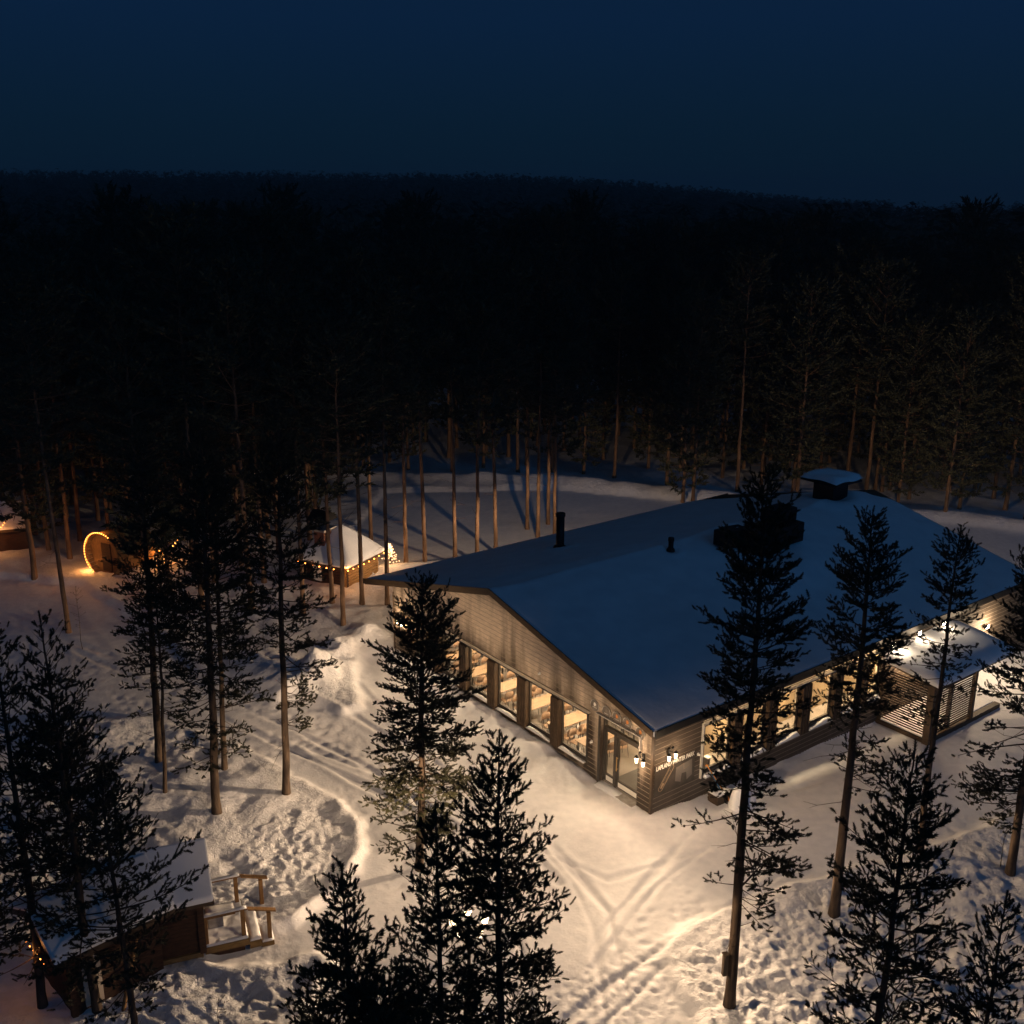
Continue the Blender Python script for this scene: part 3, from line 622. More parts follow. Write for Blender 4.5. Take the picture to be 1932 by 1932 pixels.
def porch_snow():
    x = np.concatenate([[-.28, -.28], np.linspace(-.26, PW+2.32, 60), [PW+2.34, PW+2.34]]); y = np.concatenate([[-PD-.38, -PD-.38], np.linspace(-PD-.36, -.05, 34)])
    X, Y = np.meshgrid(x, y, indexing='ij'); t = (Y+PD+.35)/(PD+.31)
    d = np.minimum(np.minimum(X+.28, PW+2.34-X), Y+PD+.38)
    Z = zf+.16+(zb-zf)*t+.02+.28*np.sqrt(np.clip(1-(1-np.clip(d/.75, 0, 1))**2, 0, 1))+.03*fbm(X*.8, Y*.8, 301, 3)
    Z = Z*1.0; Z[0, :] -= .1; Z[-1, :] -= .1; Z[:, 0] -= .1
    Z = np.minimum(Z, 3.42+.10*(1-t)*0+.05*fbm(X*.6, Y*.6, 303, 2))
    n, m_ = X.shape; ix = np.arange(n*m_).reshape(n, m_)
    F = np.stack([ix[:-1, :-1], ix[1:, :-1], ix[1:, 1:], ix[:-1, 1:]], -1).reshape(-1, 4)
    link('roof_snow', mesh_arrays('porch_snow', np.stack([X, Y, Z], -1).reshape(-1, 3), F, True), M['roof_snow'], porch)
porch_snow()

# ------------------------------------------------------------------ lamps on the walls
P_LANT, P_POST, P_FLOOD, P_INT, P_LEFTW, P_BEAM = 62., 3500., 200., 215., 560., 11000.
def twin_lantern(loc, rz, label, group, power=P_LANT, bat=0.):
    o = empty('wall_lantern', loc, rz, label, 'wall lamp', group)
    MB().box(-.03, .0, -.045, .045, -.16, .10).build('back_plate', M['metal'], o, .004)
    arm = MB().tube([(-.02, 0, .0), (-.16, 0, .03), (-.20, 0, .12)], .012, 6).tube([(-.18, -.15, .02), (-.18, .15, .02)], .012, 6)
    arm.ball((-.18, 0, .20), .05, 10, 6)
    arm.build('arm', M['metal'], o)
    for s_ in (-1, 1):
        y = .16*s_
        h = MB().lathe([(.012, .05), (.07, -.02), (.085, -.03), (.085, -.045)], 8, (-.18, y, 0)).lathe([(.055, -.26), (.03, -.28), (.004, -.32)], 8, (-.18, y, 0))
        for k in range(6):
            t = PI*k/3; h.tube([(-.18+.076*math.cos(t), y+.076*math.sin(t), -.04), (-.18+.05*math.cos(t), y+.05*math.sin(t), -.265)], .005, 4)
        l_ = h.build('lantern', M['metal'], o)
        MB().lathe([(.066, -.05), (.044, -.25), (.002, -.26)], 12, (-.18, y, 0)).build('glass', M['lantern_glass'], l_)
        point_light('bulb_light', (-.18-.34, y+.08*s_, -.12), power/2, o, .07, batwing=bat, up=.28 if bat else 0.)
    return o
l1_ = twin_lantern(W(-.05, .38, 2.05), LROT, 'lit twin lantern on the gable wall just right of the glass door', 'twin wall lanterns by the entrance')
fill_beam('fill_beam', (-.5, 0, -.12), P_BEAM, l1_, (-1, 0), s0=.15)
l2_ = twin_lantern(W(.70, -.05, 2.20), LROT+PI/2, 'lit twin lantern on the side wall above the banner lettering', 'twin wall lanterns by the entrance')
fill_beam('fill_beam', (-.5, 0, -.22), P_BEAM*.62, l2_, (-1, 0), s0=.14)
twin_lantern(W(-.05, 15.75, 1.95), LROT, 'lit wall lantern at the far left end of the gable wall behind the pine', None, P_LEFTW, .06)
def floodlight(b, z, label, power, aim=0.):
    o = empty('floodlight', W(b, -.05, z), LROT, label, 'floodlight', 'floodlights on the long side')
    MB().box(-.02, .02, -.12, .0, -.02, .02).box(-.11, .11, -.17, -.09, -.08, .08).build('housing', M['metal'], o, .006)
    MB().box(-.10, .10, -.176, -.171, -.07, .07).build('lens', M['flood'], o)
    point_light('flood_light', (0, -.42, .02), power, o, .22, (1, .74, .47))
floodlight(13.3, 2.86, 'small floodlight under the eave at the left end of the porch roof', P_FLOOD*.22)
floodlight(15.1, 2.86, 'small floodlight under the eave at the middle of the porch roof', P_FLOOD*.13)
floodlight(16.9, 2.86, 'small floodlight under the eave at the right end of the porch roof', P_FLOOD*.10)
floodlight(20.6, 1.75, 'star-bright floodlight on the long wall right of the snowy porch roof', P_FLOOD*1.6)
twin_lantern(W(24.9, 7.2, 2.3), LROT+PI, 'wall lantern on the far gable that lights the trees behind the roof ridge', 'wall lanterns on the rear walls', 500.)
tree_fill('tree_fill', W(25.6, 7.2, 2.6), 2000., (math.cos(LROT), math.sin(LROT)))
twin_lantern(W(10.0, WID+.06, 2.2), LROT-PI/2, 'wall lantern under the far eave lighting the yard behind the lodge', 'wall lanterns on the rear walls', 230.)
tree_fill('tree_fill', W(10.0, WID+.7, 2.3), 4600., (AX, AY))
# lamp inside the porch
o = empty('porch_lamp', W(14.4, -1.1, 1.72), LROT, 'lamp glowing behind the slats of the porch', 'lamp')
MB().lathe([(.001, .18), (.07, .17), (.07, .10)], 12).build('mount', M['metal'], o)
MB().ball((0, 0, .05), .07, 10, 6).build('globe', M['lantern_glass'], o)
point_light('porch_light', (0, 0, -.10), 210, o, .07)

# lamp post hidden behind the front pines
LPX, LPY = -1.0, 22.0
lp = empty('lamp_post', (LPX, LPY, gz(LPX, LPY)-.05), .4, 'lit lamp post with a crown of lanterns seen through the front pines', 'lamp post')
MB().tube([(0, 0, 0), (0, 0, .5), (0, 0, 3.3)], [.09, .055, .04], 10).build('pole', M['metal'], lp)
for k in range(5):
    t = 2*PI*k/5; cx, cy = .42*math.cos(t), .42*math.sin(t)
    MB().tube([(0, 0, 3.05), (cx*.55, cy*.55, 3.0), (cx, cy, 3.18)], .018, 6).build('arm', M['metal'], lp)
    l_ = MB().lathe([(.015, .30), (.10, .20), (.11, .18)], 8, (cx, cy, 3.18)).lathe([(.07, -.02), (.03, -.04)], 8, (cx, cy, 3.18)).build('lantern', M['metal'], lp)
    MB().lathe([(.07, -.02), (.10, .18)], 10, (cx, cy, 3.18)).build('glass', M['lantern_glass'], l_)
point_light('post_light', (0, 0, 3.75), P_POST, lp, .25, WARM, batwing=.04)
# added beam, apart from the lanterns, shaped to brighten the gable
_d = Matrix.Rotation(-.4, 3, 'Z') @ Vector((-.30, .95, 0)).normalized()
fill_beam('gable_fill', (0, 0, 3.7), 7200., lp, (_d.x, _d.y), s0=.14, pw=4., top=.10, size=.12, e0_=.88, e1_=.98)

# ------------------------------------------------------------------ signs and small wall things
def text_mesh(body, size, ext, bold=0.):
    cu = bpy.data.curves.new('lettering', 'FONT'); cu.body = body; cu.size = size; cu.extrude = ext; cu.offset = bold; cu.align_x = 'CENTER'; cu.align_y = 'CENTER'; cu.resolution_u = 3
    t = bpy.data.objects.new('tmp', cu); col.objects.link(t)
    dg = bpy.context.evaluated_depsgraph_get(); me = bpy.data.meshes.new_from_object(t.evaluated_get(dg)); bpy.data.objects.remove(t); return me
def side_T(): return Matrix.Rotation(PI/2, 4, 'X')     # text XY -> wall XZ, facing -y
bn = empty('banner', W(1.04, -.05, 1.22), LROT, 'dark banner lettered LAPLAND WINTER PARK below the twin lantern', 'banner')
MB().box(-.98, .98, -.012, .0, -.56, .60).build('cloth', M['canvas'], bn)
MB().box(-.98, .98, -.022, -.013, .60, .635).build('rail', M['slat'], bn)
me = text_mesh('LAPLAND WINTER PARK', .245, .004, .001)
xs = [v.co.x for v in me.vertices]; w_ = max(xs)-min(xs)
o = link('lettering', me, M['ink_white'], bn); o.matrix_local = Matrix.Translation((0, -.020, .475)) @ side_T() @ Matrix.Diagonal((1.84/w_, 1.0, 1, 1))
def line_print(pts, r, m, nm, closed=True):
    p = [Vector((x, -.017, z)) for x, z in pts]
    if closed: p.append(p[0])
    b_ = MB()
    for u, v in zip(p[:-1], p[1:]): b_.tube([u, v], r, 4)
    return b_.build(nm, m, bn)
def cap(cx, cz, L, w, ang, n=14):
    pts = []
    for i in range(n):
        t = 2*PI*i/n; x = (L/2-w/2)*(1 if math.cos(t) > 0 else -1)+w/2*math.cos(t); z = w/2*math.sin(t)
        pts.append((cx+x*math.cos(ang)-z*math.sin(ang), cz+x*math.sin(ang)+z*math.cos(ang)))
    return pts
line_print(cap(-.42, -.02, 1.02, .20, .92), .008, M['ink_tan'], 'board_outline')
line_print(cap(-.42, -.02, .62, .10, .92), .004, M['ink_tan'], 'board_outline')
MB().add([(x, -.0165, z) for x, z in cap(-.60, -.26, .22, .09, .92)], [tuple(range(14))]).build('board_binding', M['ink_tan'], bn)
MB().add([(x, -.0165, z) for x, z in [(.05, .22), (.82, .30), (.86, -.32), (.60, -.44), (.56, -.12), (.34, -.10), (.30, -.42), (.02, -.30)]], [tuple(range(8))]).build('picture_patch', M['ink_grey'], bn)
line_print([(.10, .16), (.42, .26), (.44, .02), (.72, .12)], .006, M['ink_tan'], 'sketch_line', False)

for i, (a, z, icon, lb) in enumerate([(2.89, 2.96, 'ink_white', 'round disc sign with a pale icon left of the entrance'), (2.28, 2.96, 'ink_grey', 'round disc sign above the left end of the door'), (1.75, 2.96, 'icon_o', 'round disc sign with an orange icon above the door middle'),
                                      (1.22, 2.96, 'icon_o', 'round disc sign with a faint icon above the right door leaf'), (.58, 2.86, 'icon_o', 'round disc sign with an orange icon nearest the roof corner')]):
    o = empty('round_sign', W(-.05, a, z-.04), LROT, lb, 'sign', 'round signs over the entrance')
    d = MB(); n = 28; R = .215
    d.add([(-.012, R*math.cos(2*PI*k/n), R*math.sin(2*PI*k/n)) for k in range(n)]+[(0, R*math.cos(2*PI*k/n), R*math.sin(2*PI*k/n)) for k in range(n)], [tuple(range(n)), tuple(range(n, 2*n))[::-1]]+[(k, k+n, (k+1) % n+n, (k+1) % n) for k in range(n)])
    d.build('disc', M['disc'], o)
    rg = MB(); rg.tube([(-.012, R*math.cos(2*PI*k/n), R*math.sin(2*PI*k/n)) for k in range(n//2+4)], .008, 5); rg.build('rim', M['flash'], o)
    ic = MB(); ic.add([(-.016, .07*math.cos(2*PI*k/7+.3)*(1.2 if k % 2 else .8), .05+.08*math.sin(2*PI*k/7+.3)) for k in range(7)], [tuple(range(7))]); ic.build('icon', M[icon], o)
    br = MB()
    for q in range(5): br.box(-.017, -.013, -.10+q*.042, -.10+q*.042+.030, -.075, -.055)
    br.build('caption', M['ink_white'], o)
def wall_fixture(loc, rz, label, name='wall_fixture'):
    o = empty(name, loc, rz, label, 'wall fixture')
    MB().box(-.05, 0, -.04, .04, -.05, .05).build('housing', M['white_paint'], o, .01); MB().ball((-.075, 0, -.01), .04, 8, 6).build('dome', M['white_paint'], o)
wall_fixture(W(-.03, 6.0, 2.98), LROT, 'small white fixture on the gable boards above the windows')
wall_fixture(W(-.03, 3.0, 1.45), LROT, 'small white box on the wall between window and door')
wall_fixture(W(2.17, -.03, 1.58), LROT+PI/2, 'small white camera dome beside the banner edge')

# shovels, crate, snow lump at the long side
def shovel(b, a, z0, b1, z1, m, label, blade):
    p0 = W(b, a, z0); p1 = W(b1, -.06, z1)
    o = empty('snow_shovel', p0, 0, label, 'snow shovel', 'shovels leaning on the side wall')
    d = p1-p0; MB().tube([(0, 0, 0), tuple(d)], .02, 8).build('handle', m, o)
    MB().tube([tuple(d*.97+Vector((-.06, -.03, 0))), tuple(d*.97+Vector((.06, .03, 0)))], .018, 6).build('grip', m, o)
    T = Matrix.Translation(d*.03) @ d.to_track_quat('Z', 'Y').to_matrix().to_4x4()
    MB().box(-.19, .19, -.012, .012, -.30, .06, T).box(-.19, -.17, .012, .06, -.30, .06, T).box(.17, .19, .012, .06, -.30, .06, T).build('blade', blade, o, .005)
shovel(3.20, -.55, -.15, 2.62, 1.02, M['orange'], 'snow shovel with an orange handle leaning by the side window', M['orange'])
shovel(3.05, -.60, -.15, 2.70, .92, M['blue'], 'snow shovel with a blue handle leaning beside the orange one', M['metal'])
cr = empty('crate', W(2.95, -.50, -.32), LROT, 'dark wooden crate topped with snow standing by the side wall', 'crate')
cb = MB().box(-.38, .38, -.22, .22, -.2, .36)
for k in range(3): cb.box(-.395, .395, -.235, .235, -.02+k*.13, .07+k*.13)
cb.build('box', M['trim'], cr, .006)
snow_strip('snow_cover', -.38, .38, 'x', -.24, .24, .361, .12, 4, cr)
sl = empty('snow_lump', (7.95, 32.75, -.42), .3, 'rounded upright lump of snow beside the crate at the side wall', 'snow pile')
b_ = MB(); prf = [(.30, 0), (.34, .15), (.30, .4), (.26, .62), (.20, .78), (.10, .86), (.002, .88)]; b_.lathe(prf, 18)
b_.v = [(x*(1+.10*math.sin(5*z+3*math.atan2(y, x))), y*(1+.1*math.sin(4*math.atan2(y, x))), z) for x, y, z in b_.v]; b_.build('snow_body', M['roof_snow'], sl)
b_ = MB(); b_.lathe([(.28, 0), (.26, .2), (.2, .45), (.1, .58), (.002, .6)], 16, (.5, .12, 0)); b_.build('snow_shoulder', M['roof_snow'], sl)

# ------------------------------------------------------------------ restaurant interior
def make_table():
    t = empty('dining_table', (0, 0, 0)); MB().box(-.88, .88, -.36, .36, .715, .75).build('tabletop', M['table'], t, .008)
    for sx in (-1, 1):
        for sy in (-1, 1): MB().box(sx*.78-.025, sx*.78+.025, sy*.28-.025, sy*.28+.025, 0, .715).build('leg', M['chair_leg'], t)
    return t
def make_chair():
    c = empty('chair', (0, 0, 0))
    MB().box(-.20, .20, -.20, .20, .43, .455).build('seat', M['chair'], c, .012)
    b_ = MB(); n = 8; vs = []
    for i in range(n+1):
        u = -1+2*i/n; x = u*.21; y = -.21-.05*(1-u*u)
        for z in (.60, .90-.10*u**4): vs += [(x, y, z), (x, y+.015, z)]
    fs = [(i*4+q, i*4+r_, (i+1)*4+r_, (i+1)*4+q) for i in range(n) for q, r_ in ((0, 2), (2, 3), (3, 1), (1, 0))]; b_.add(vs, fs, True); b_.build('backrest', M['chair'], c)
    MB().tube([(-.12, -.20, .44), (-.12, -.25, .66)], .011, 6).tube([(.12, -.20, .44), (.12, -.25, .66)], .011, 6).build('back_frame', M['chair_leg'], c)
    for sx in (-1, 1):
        for sy in (-1, 1): MB().tube([(sx*.16, sy*.16, .43), (sx*.20, sy*.20, 0)], .011, 6).build('leg', M['chair_leg'], c)
    return c
table0 = make_table(); chair0 = make_chair(); t_used = c_used = False
rnd = random.Random(4)
rowA = [3.95, 5.62, 7.45, 9.4, 11.25, 13.2]; wn_ = ['beside the door', 'behind the first window', 'behind the second window', 'behind the third window', 'behind the fourth window', 'behind the last window']
rowA[0] = 3.92
for bi, b in enumerate((1.15, 3.45, 5.7)):
    for ai, a in enumerate(rowA):
        t = table0 if not t_used else copy_tree(table0); t_used = True
        t.location = W(b, a, .10); t.rotation_euler = (0, 0, LROT)
        where = wn_[ai]; rown = ('at the glass', 'one row back', 'deepest row')[bi]
        tag(t, 'pale birch table '+where+' from the door, '+rown, 'table', 'dining tables in the lodge')
        for sx in (-.55, 0, .55):
            for sy in (-1, 1):
                if rnd.random() < .06: continue
                c = chair0 if not c_used else copy_tree(chair0); c_used = True
                c.location = W(b+sx+rnd.uniform(-.04, .04), a+sy*(.52+rnd.uniform(-.05, .12)), .10)
                c.rotation_euler = (0, 0, LROT+(0 if sy < 0 else PI)+rnd.uniform(-.2, .2))
                tag(c, 'brown chair at table '+where+', '+rown+', '+('%s seat %s' % ('door-side' if sy < 0 else 'far-side', {-.55: 'nearest the glass', 0: 'in the middle', .55: 'farthest from glass'}[sx])), 'chair', 'chairs round the dining tables')
def chandelier():
    o = empty('chandelier', (0, 0, 0)); MB().tube([(0, 0, .0), (0, 0, .55)], .01, 6).ball((0, 0, 0), .05, 8, 6).build('stem', M['brass'], o)
    for k in range(8):
        t = 2*PI*k/8; x, y = math.cos(t), math.sin(t)
        a_ = MB().tube([(0, 0, 0), (x*.16, y*.16, -.06), (x*.30, y*.30, .02)], .008, 5).build('arm', M['brass'], o)
        MB().ball((x*.30, y*.30, .05), .022, 6, 5).build('bulb', M['bulb'], a_)
    return o
ch0 = chandelier(); first = True
for b_ in (3.6, 6.6, 9.6, 12.0): point_light('window_fill', W(b_, 1.1, 2.3), 330., None, .2, (1, .74, .45))  # added lights without fixtures, to make the side windows glow and spill
for b, a in ((1.3, 4.6), (1.3, 6.6), (1.3, 8.6), (1.3, 10.6), (1.3, 13.3), (4.6, 4.2), (4.6, 8.6), (4.6, 13.)):
    c = ch0 if first else copy_tree(ch0); first = False
    c.location = W(b, a, 2.28); tag(c, 'lit brass chandelier hanging ' + {4.6: 'by the window nearest the door', 6.6: 'by the second window from the door', 8.6: 'by the third window from the door', 10.6: 'by the fourth window from the door', 13.3: 'by the last gable window', 4.2: 'deep in the room on the door side', 13.: 'deep in the room on the far side'}[a] + (', second row back' if b > 4 and a == 8.6 else ''), 'chandelier', 'chandeliers in the lodge')
    point_light('chandelier_light', W(b, a, 2.18), P_INT, None, .15, (1, .745, .48))
# low reception wall, mat and pillar seen through the glass door
o = empty('half_wall', W(3.1, 1.55, .1), LROT, 'low grey partition with a pale top seen through the glass door', 'partition')
MB().box(-.06, .06, -1.3, 1.1, 0, .85).build('panel', M['disc'], o); MB().box(-.09, .09, -1.33, 1.13, .851, .89).build('top', M['white_paint'], o)
o = tag(MB().box(.45, 2.2, .7, 2.3, .101, .115).build('door_mat', M['mat_rug']), 'dark entrance mat on the floor behind the glass door', 'mat'); o.location = W(0, 0, 0); o.rotation_euler = (0, 0, LROT)

# ------------------------------------------------------------------ fairy lights helper
def string_lights(name, pts, n, label, group=None, m=None, r=.028, sag=0., light=0., wire=True):
    pts = [Vector(p) for p in pts]; o = empty(name, pts[0], 0, label, 'string lights', group)
    seg = [(q-p).length for p, q in zip(pts[:-1], pts[1:])]; tot = sum(seg)
    def at(s):
        for p, q, L_ in zip(pts[:-1], pts[1:], seg):
            if s <= L_+1e-6: t = s/L_; return p.lerp(q, t)-Vector((0, 0, sag*4*t*(1-t)))
            s -= L_
        return pts[-1]
    P = [at(tot*i/(n-1))-pts[0] for i in range(n)]
    MB().tube(P, .006, 4).build('wire', M['metal'], o)
    b0 = None
    for p in P:
        if b0 is None: b0 = MB().ball((0, 0, -.02), r, 6, 4).build('bulb', m or M['fairy'], o); bb = b0
        else: bb = b0.copy(); col.objects.link(bb); bb.parent = o
        bb.location = p
    if light:
        k = max(1, int(n/9))
        for i in range(k): point_light('string_glow', P[int((i+.5)*n/k)], light/k, o, .12, (1, .38, .09))
    return o

# ------------------------------------------------------------------ grill hut behind
def snow_sheet(name, parent, f, u0, u1, v0, v1, nu, nv):
    U, V_ = np.meshgrid(np.linspace(u0, u1, nu), np.linspace(v0, v1, nv), indexing='ij'); P = f(U, V_)
    ix = np.arange(nu*nv).reshape(nu, nv); F = np.stack([ix[:-1, :-1], ix[1:, :-1], ix[1:, 1:], ix[:-1, 1:]], -1).reshape(-1, 4)
    return link(name, mesh_arrays(name, P.reshape(-1, 3), F, True), M['roof_snow'], parent)
hut = empty('log_hut', (-8.7, 52.7, -.02), math.radians(62), 'small log hut with snow-covered roof, brick chimney and fairy lights behind the lodge tip', 'hut')
# local x runs along the lit right wall (away from camera), local y to the left
HW, HD, HH = 2.7, 2.7, 1.45
def log_wall(p0, p1, m, nm):
    w = MB(); z = .09
    while z < HH: w.tube([(*p0, z), (*p1, z)], .095, 8); z += .165
    return w.build(nm, m, hut)
log_wall((-.1, 0), (HW+.1, 0), M['log'], 'lit_wall'); log_wall((0, -.1), (0, HD+.1), M['cabin_wood'], 'front_wall')  # right wall pale, front wall dark: lamplight and shade put into the timber colour
log_wall((HW, -.1), (HW, HD+.1), M['log'], 'rear_wall'); log_wall((-.1, HD), (HW+.1, HD), M['cabin_wood'], 'side_wall')
MB().box(-.14, -.02, 1.55, 2.05, .35, 1.35).build('window', M['white_paint'], hut, .01)
def hutroof(off, nm, m):
    ap = Vector((HW/2, HD/2, 3.0+off)); b_ = MB(); e = .38+.04*bool(off)
    c1 = [(-e, -e), (HW+e, -e), (HW+e, HD+e), (-e, HD+e)]; K = 8; J = 7; vs = []
    for j in range(J+1):
        t = j/J; h = HH-.03+off+(ap.z-HH-off)*(1-(1-t)**1.0)*1.0+.07*math.sin(PI*t)
        for q in range(4):
            for i in range(K):
                s_ = i/K; x = c1[q][0]*(1-s_)+c1[(q+1) % 4][0]*s_; y = c1[q][1]*(1-s_)+c1[(q+1) % 4][1]*s_
                # round the corners
                dx, dy = x-ap.x, y-ap.y; L_ = math.hypot(dx, dy); Rm = (HW/2+e)*1.36; k = min(1, Rm/L_)
                vs.append((ap.x+dx*k*(1-t*.94), ap.y+dy*k*(1-t*.94), h))
    n = 4*K; fs = [(j*n+i, j*n+(i+1) % n, (j+1)*n+(i+1) % n, (j+1)*n+i) for j in range(J) for i in range(n)]; fs.append(tuple(range(J*n, J*n+n)))
    vs2 = [(v[0], v[1], v[2]-.12) for v in vs[:n]]; m0 = len(vs); vs += vs2
    fs += [(i, m0+i, m0+(i+1) % n, (i+1) % n) for i in range(n)]; fs.append(tuple(range(m0, m0+n)))
    return b_.add(vs, fs, True).build(nm, m, hut)
hutroof(0, 'roof', M['trim']); hutroof(.16, 'roof_snow', M['roof_snow'])
c_ = MB().box(.2, .85, 1.5, 2.15, 1.5, 3.0).build('chimney', M['brick'], hut)
MB().box(.08, .97, 1.38, 2.27, 3.0, 3.1).box(.0, 1.05, 1.3, 2.35, 3.1, 3.16).build('chimney_ledge', M['concrete'], c_)
for (x, y) in ((.3, 1.6), (.75, 1.6), (.3, 2.05), (.75, 2.05)): MB().tube([(x, y, 3.16), (x, y, 3.6)], .02, 5).build('cap_leg', M['metal'], c_)
MB().prism([(-.1, 3.6), (1.15, 3.6), (.52, 4.1)], 1.25, 2.4, 'y').build('chimney_cap', M['metal'], c_)
hm = Matrix.Translation((-8.7, 52.7, 0)) @ Matrix.Rotation(math.radians(62), 4, 'Z')
def HP(x, y, z): return hm @ Vector((x, y, z))
string_lights('string_lights', [HP(-.42, 2.8, 1.36), HP(-.42, -.42, 1.36), HP(2.9, -.42, 1.36)], 15, 'fairy lights along the eave of the log hut', light=24, sag=.07, r=.033)

# glowing little tree
LTX, LTY = -6.75, 55.9
lt = empty('light_tree', (LTX, LTY, gz(LTX, LTY)-.02), 0, 'small tree-shaped cluster of dense bright lights beside the log hut', 'light tree')
MB().tube([(0, 0, 0), (0, 0, 1.15)], [.03, .01], 6).build('pole', M['twig'], lt)
rnd = random.Random(9); wr = MB(); bl0 = None
for k in range(26):
    t = k/25; z = .12+1.0*t; L_ = .46*(1-t)+.05; th_ = k*2.4
    tip = (L_*math.cos(th_), L_*math.sin(th_), z+.10); wr.tube([(0, 0, z-.04), tip], .006, 4)
    for q in (.35, .7, 1.):
        p = (tip[0]*q, tip[1]*q, z-.04+(.14)*q)
        if bl0 is None: bl0 = MB().ball((0, 0, 0), .028, 6, 4).build('bulb', M['fairy_white'], lt); bb = bl0
        else: bb = bl0.copy(); col.objects.link(bb); bb.parent = lt
        bb.location = p
wr.build('wire_branches', M['twig'], lt)
point_light('tree_glow', (0, 0, .8), 55, lt, .3, (1, .52, .2))

# ------------------------------------------------------------------ barrel hut and lights far left
bar = empty('barrel_hut', (-22.2, 54.6, 0), math.radians(-28), 'dark barrel-shaped hut with its round front outlined in fairy lights', 'hut')
RB = 1.26; st = MB(); n = 36
for k in range(n):                              # staves
    t0, t1 = 2*PI*k/n+.01, 2*PI*(k+1)/n-.01
    for (ra, rb) in ((RB, RB-.05),):
        vs = [(r_*math.cos(t), y, RB+r_*math.sin(t)) for y in (0, 2.6) for r_ in (ra, rb) for t in (t0, t1)]
        st.add(vs, [(0, 1, 3, 2), (4, 6, 7, 5), (0, 4, 5, 1), (2, 3, 7, 6), (0, 2, 6, 4), (1, 5, 7, 3)])
st.build('staves', M['raw_wood'], bar)
fr = MB(); fr.add([(1.2*math.cos(2*PI*k/n), .35, RB+1.2*math.sin(2*PI*k/n)) for k in range(n)], [tuple(range(n))]); fr.build('front', M['raw_wood'], bar)
MB().add([(1.2*math.cos(2*PI*k/n), 2.5, RB+1.2*math.sin(2*PI*k/n)) for k in range(n)], [tuple(range(n))]).build('back', M['cabin_wood'], bar)
MB().box(-.35, .35, .30, .345, .25, 1.85).build('door', M['cabin_wood'], bar, .01)
for y in (.3, 2.2): MB().box(-.8, .8, y, y+.15, -.1, .2).build('cradle', M['raw_wood'], bar)
bm_ = Matrix.Translation((-22.2, 54.6, 0)) @ Matrix.Rotation(math.radians(-28), 4, 'Z')
ringp = [bm_ @ Vector(((RB+.05)*math.cos(t), -.03, RB+(RB+.05)*math.sin(t))) for t in np.linspace(-2.1, -2*PI+1.05, 40)]
string_lights('string_lights', ringp, 27, 'fairy lights round the front rim of the barrel hut', light=110, r=.028)
shr = empty('lit_shrub', (-19.6, 57.4, 0), 0, 'small dark conifer draped with fairy lights right of the barrel hut', 'shrub')
string_lights('string_lights', [(-20.4, 56.6, 1.9), (-19.9, 56.5, 1.1), (-19.55, 56.5, .72), (-19.1, 56.5, 1.0), (-18.7, 56.6, 1.5)], 14, 'V-shaped drape of fairy lights over the small conifer', light=70, r=.03)
string_lights('string_lights', [(-30.8, 57.6, 1.0), (-29.6, 57.3, 1.05), (-28.6, 57.6, 2.3)], 18, 'fairy lights rising along the hut roof edge at the far left', light=36, r=.028)
hut2 = empty('dark_hut', (-29.6, 58.2, 0), math.radians(20), 'dark red hut at the far left edge behind a snow bank', 'hut')
MB().box(-2.2, 1.6, 0, 2.4, -.1, 1.5).build('wall', M['cabin_wood'], hut2); MB().prism([(-.35, 1.4), (1.2, 2.4), (2.8, 1.4), (2.8, 1.55), (1.2, 2.6), (-.35, 1.55)], -2.5, 1.9, 'x').build('roof', M['trim'], hut2)
MB().prism([(-.4, 1.56), (1.2, 2.61), (2.85, 1.56), (1.2, 2.9)], -2.5, 1.9, 'x').build('roof_snow', M['roof_snow'], hut2, .05)
MB().box(-1.2, -.8, -.03, -.002, .4, 1.1).build('window', M['lantern_glass'], hut2)

# ------------------------------------------------------------------ stilted cabin with a deck, lower left
ca = math.radians(21); cab = empty('cabin', (-8.34, 24.42, 0), ca, 'small red-brown cabin with a snowy roof and railed wooden deck', 'cabin')
cm = Matrix.Translation((-8.34, 24.42, 0)) @ Matrix.Rotation(ca, 4, 'Z')
w = MB(); z = .42
while z < 1.95: w.box(-2.5, 0, -.02, .04, z, z+.115); w.box(-.04, .02, .05, 2.3, z, z+.115); w.box(-2.5, 0, 2.3, 2.36, z, z+.115); w.box(-2.5, -2.44, .05, 2.3, z, z+.115); z += .12
w.box(-2.48, -.03, .03, 2.32, .42, 1.95); w.build('wall', M['cabin_wood'], cab)
MB().box(-.10, .07, -.07, .045, .36, 1.98).build('corner_board', M['cabin_wood'], cab)
MB().box(-2.55, -.02, -.06, .10, .25, .40).build('floor_beam', M['deck_wood'], cab, .006)
for x in (-.12, -1.3, -2.4):
    for y in (.06, 2.2): MB().box(x-.09, x+.09, y-.09, y+.09, -.3, .25).build('foundation_block', M['concrete'], cab)
for (nm, t0, t1, m) in (('roof', 0, .08, 'trim_lit'), ('roof_snow', .085, .27, 'roof_snow')):
    b_ = MB(); e0 = -.22
    pr = [(e0, 1.93+t0), (1.18, 2.86+t0), (2.6, 1.93+t0), (2.6, 1.93+t1), (1.18, 2.86+t1), (e0, 1.93+t1)]
    b_.prism(pr, -2.8, .36, 'x'); b_.build(nm, M[m], cab, .05 if 'snow' in nm else .0)
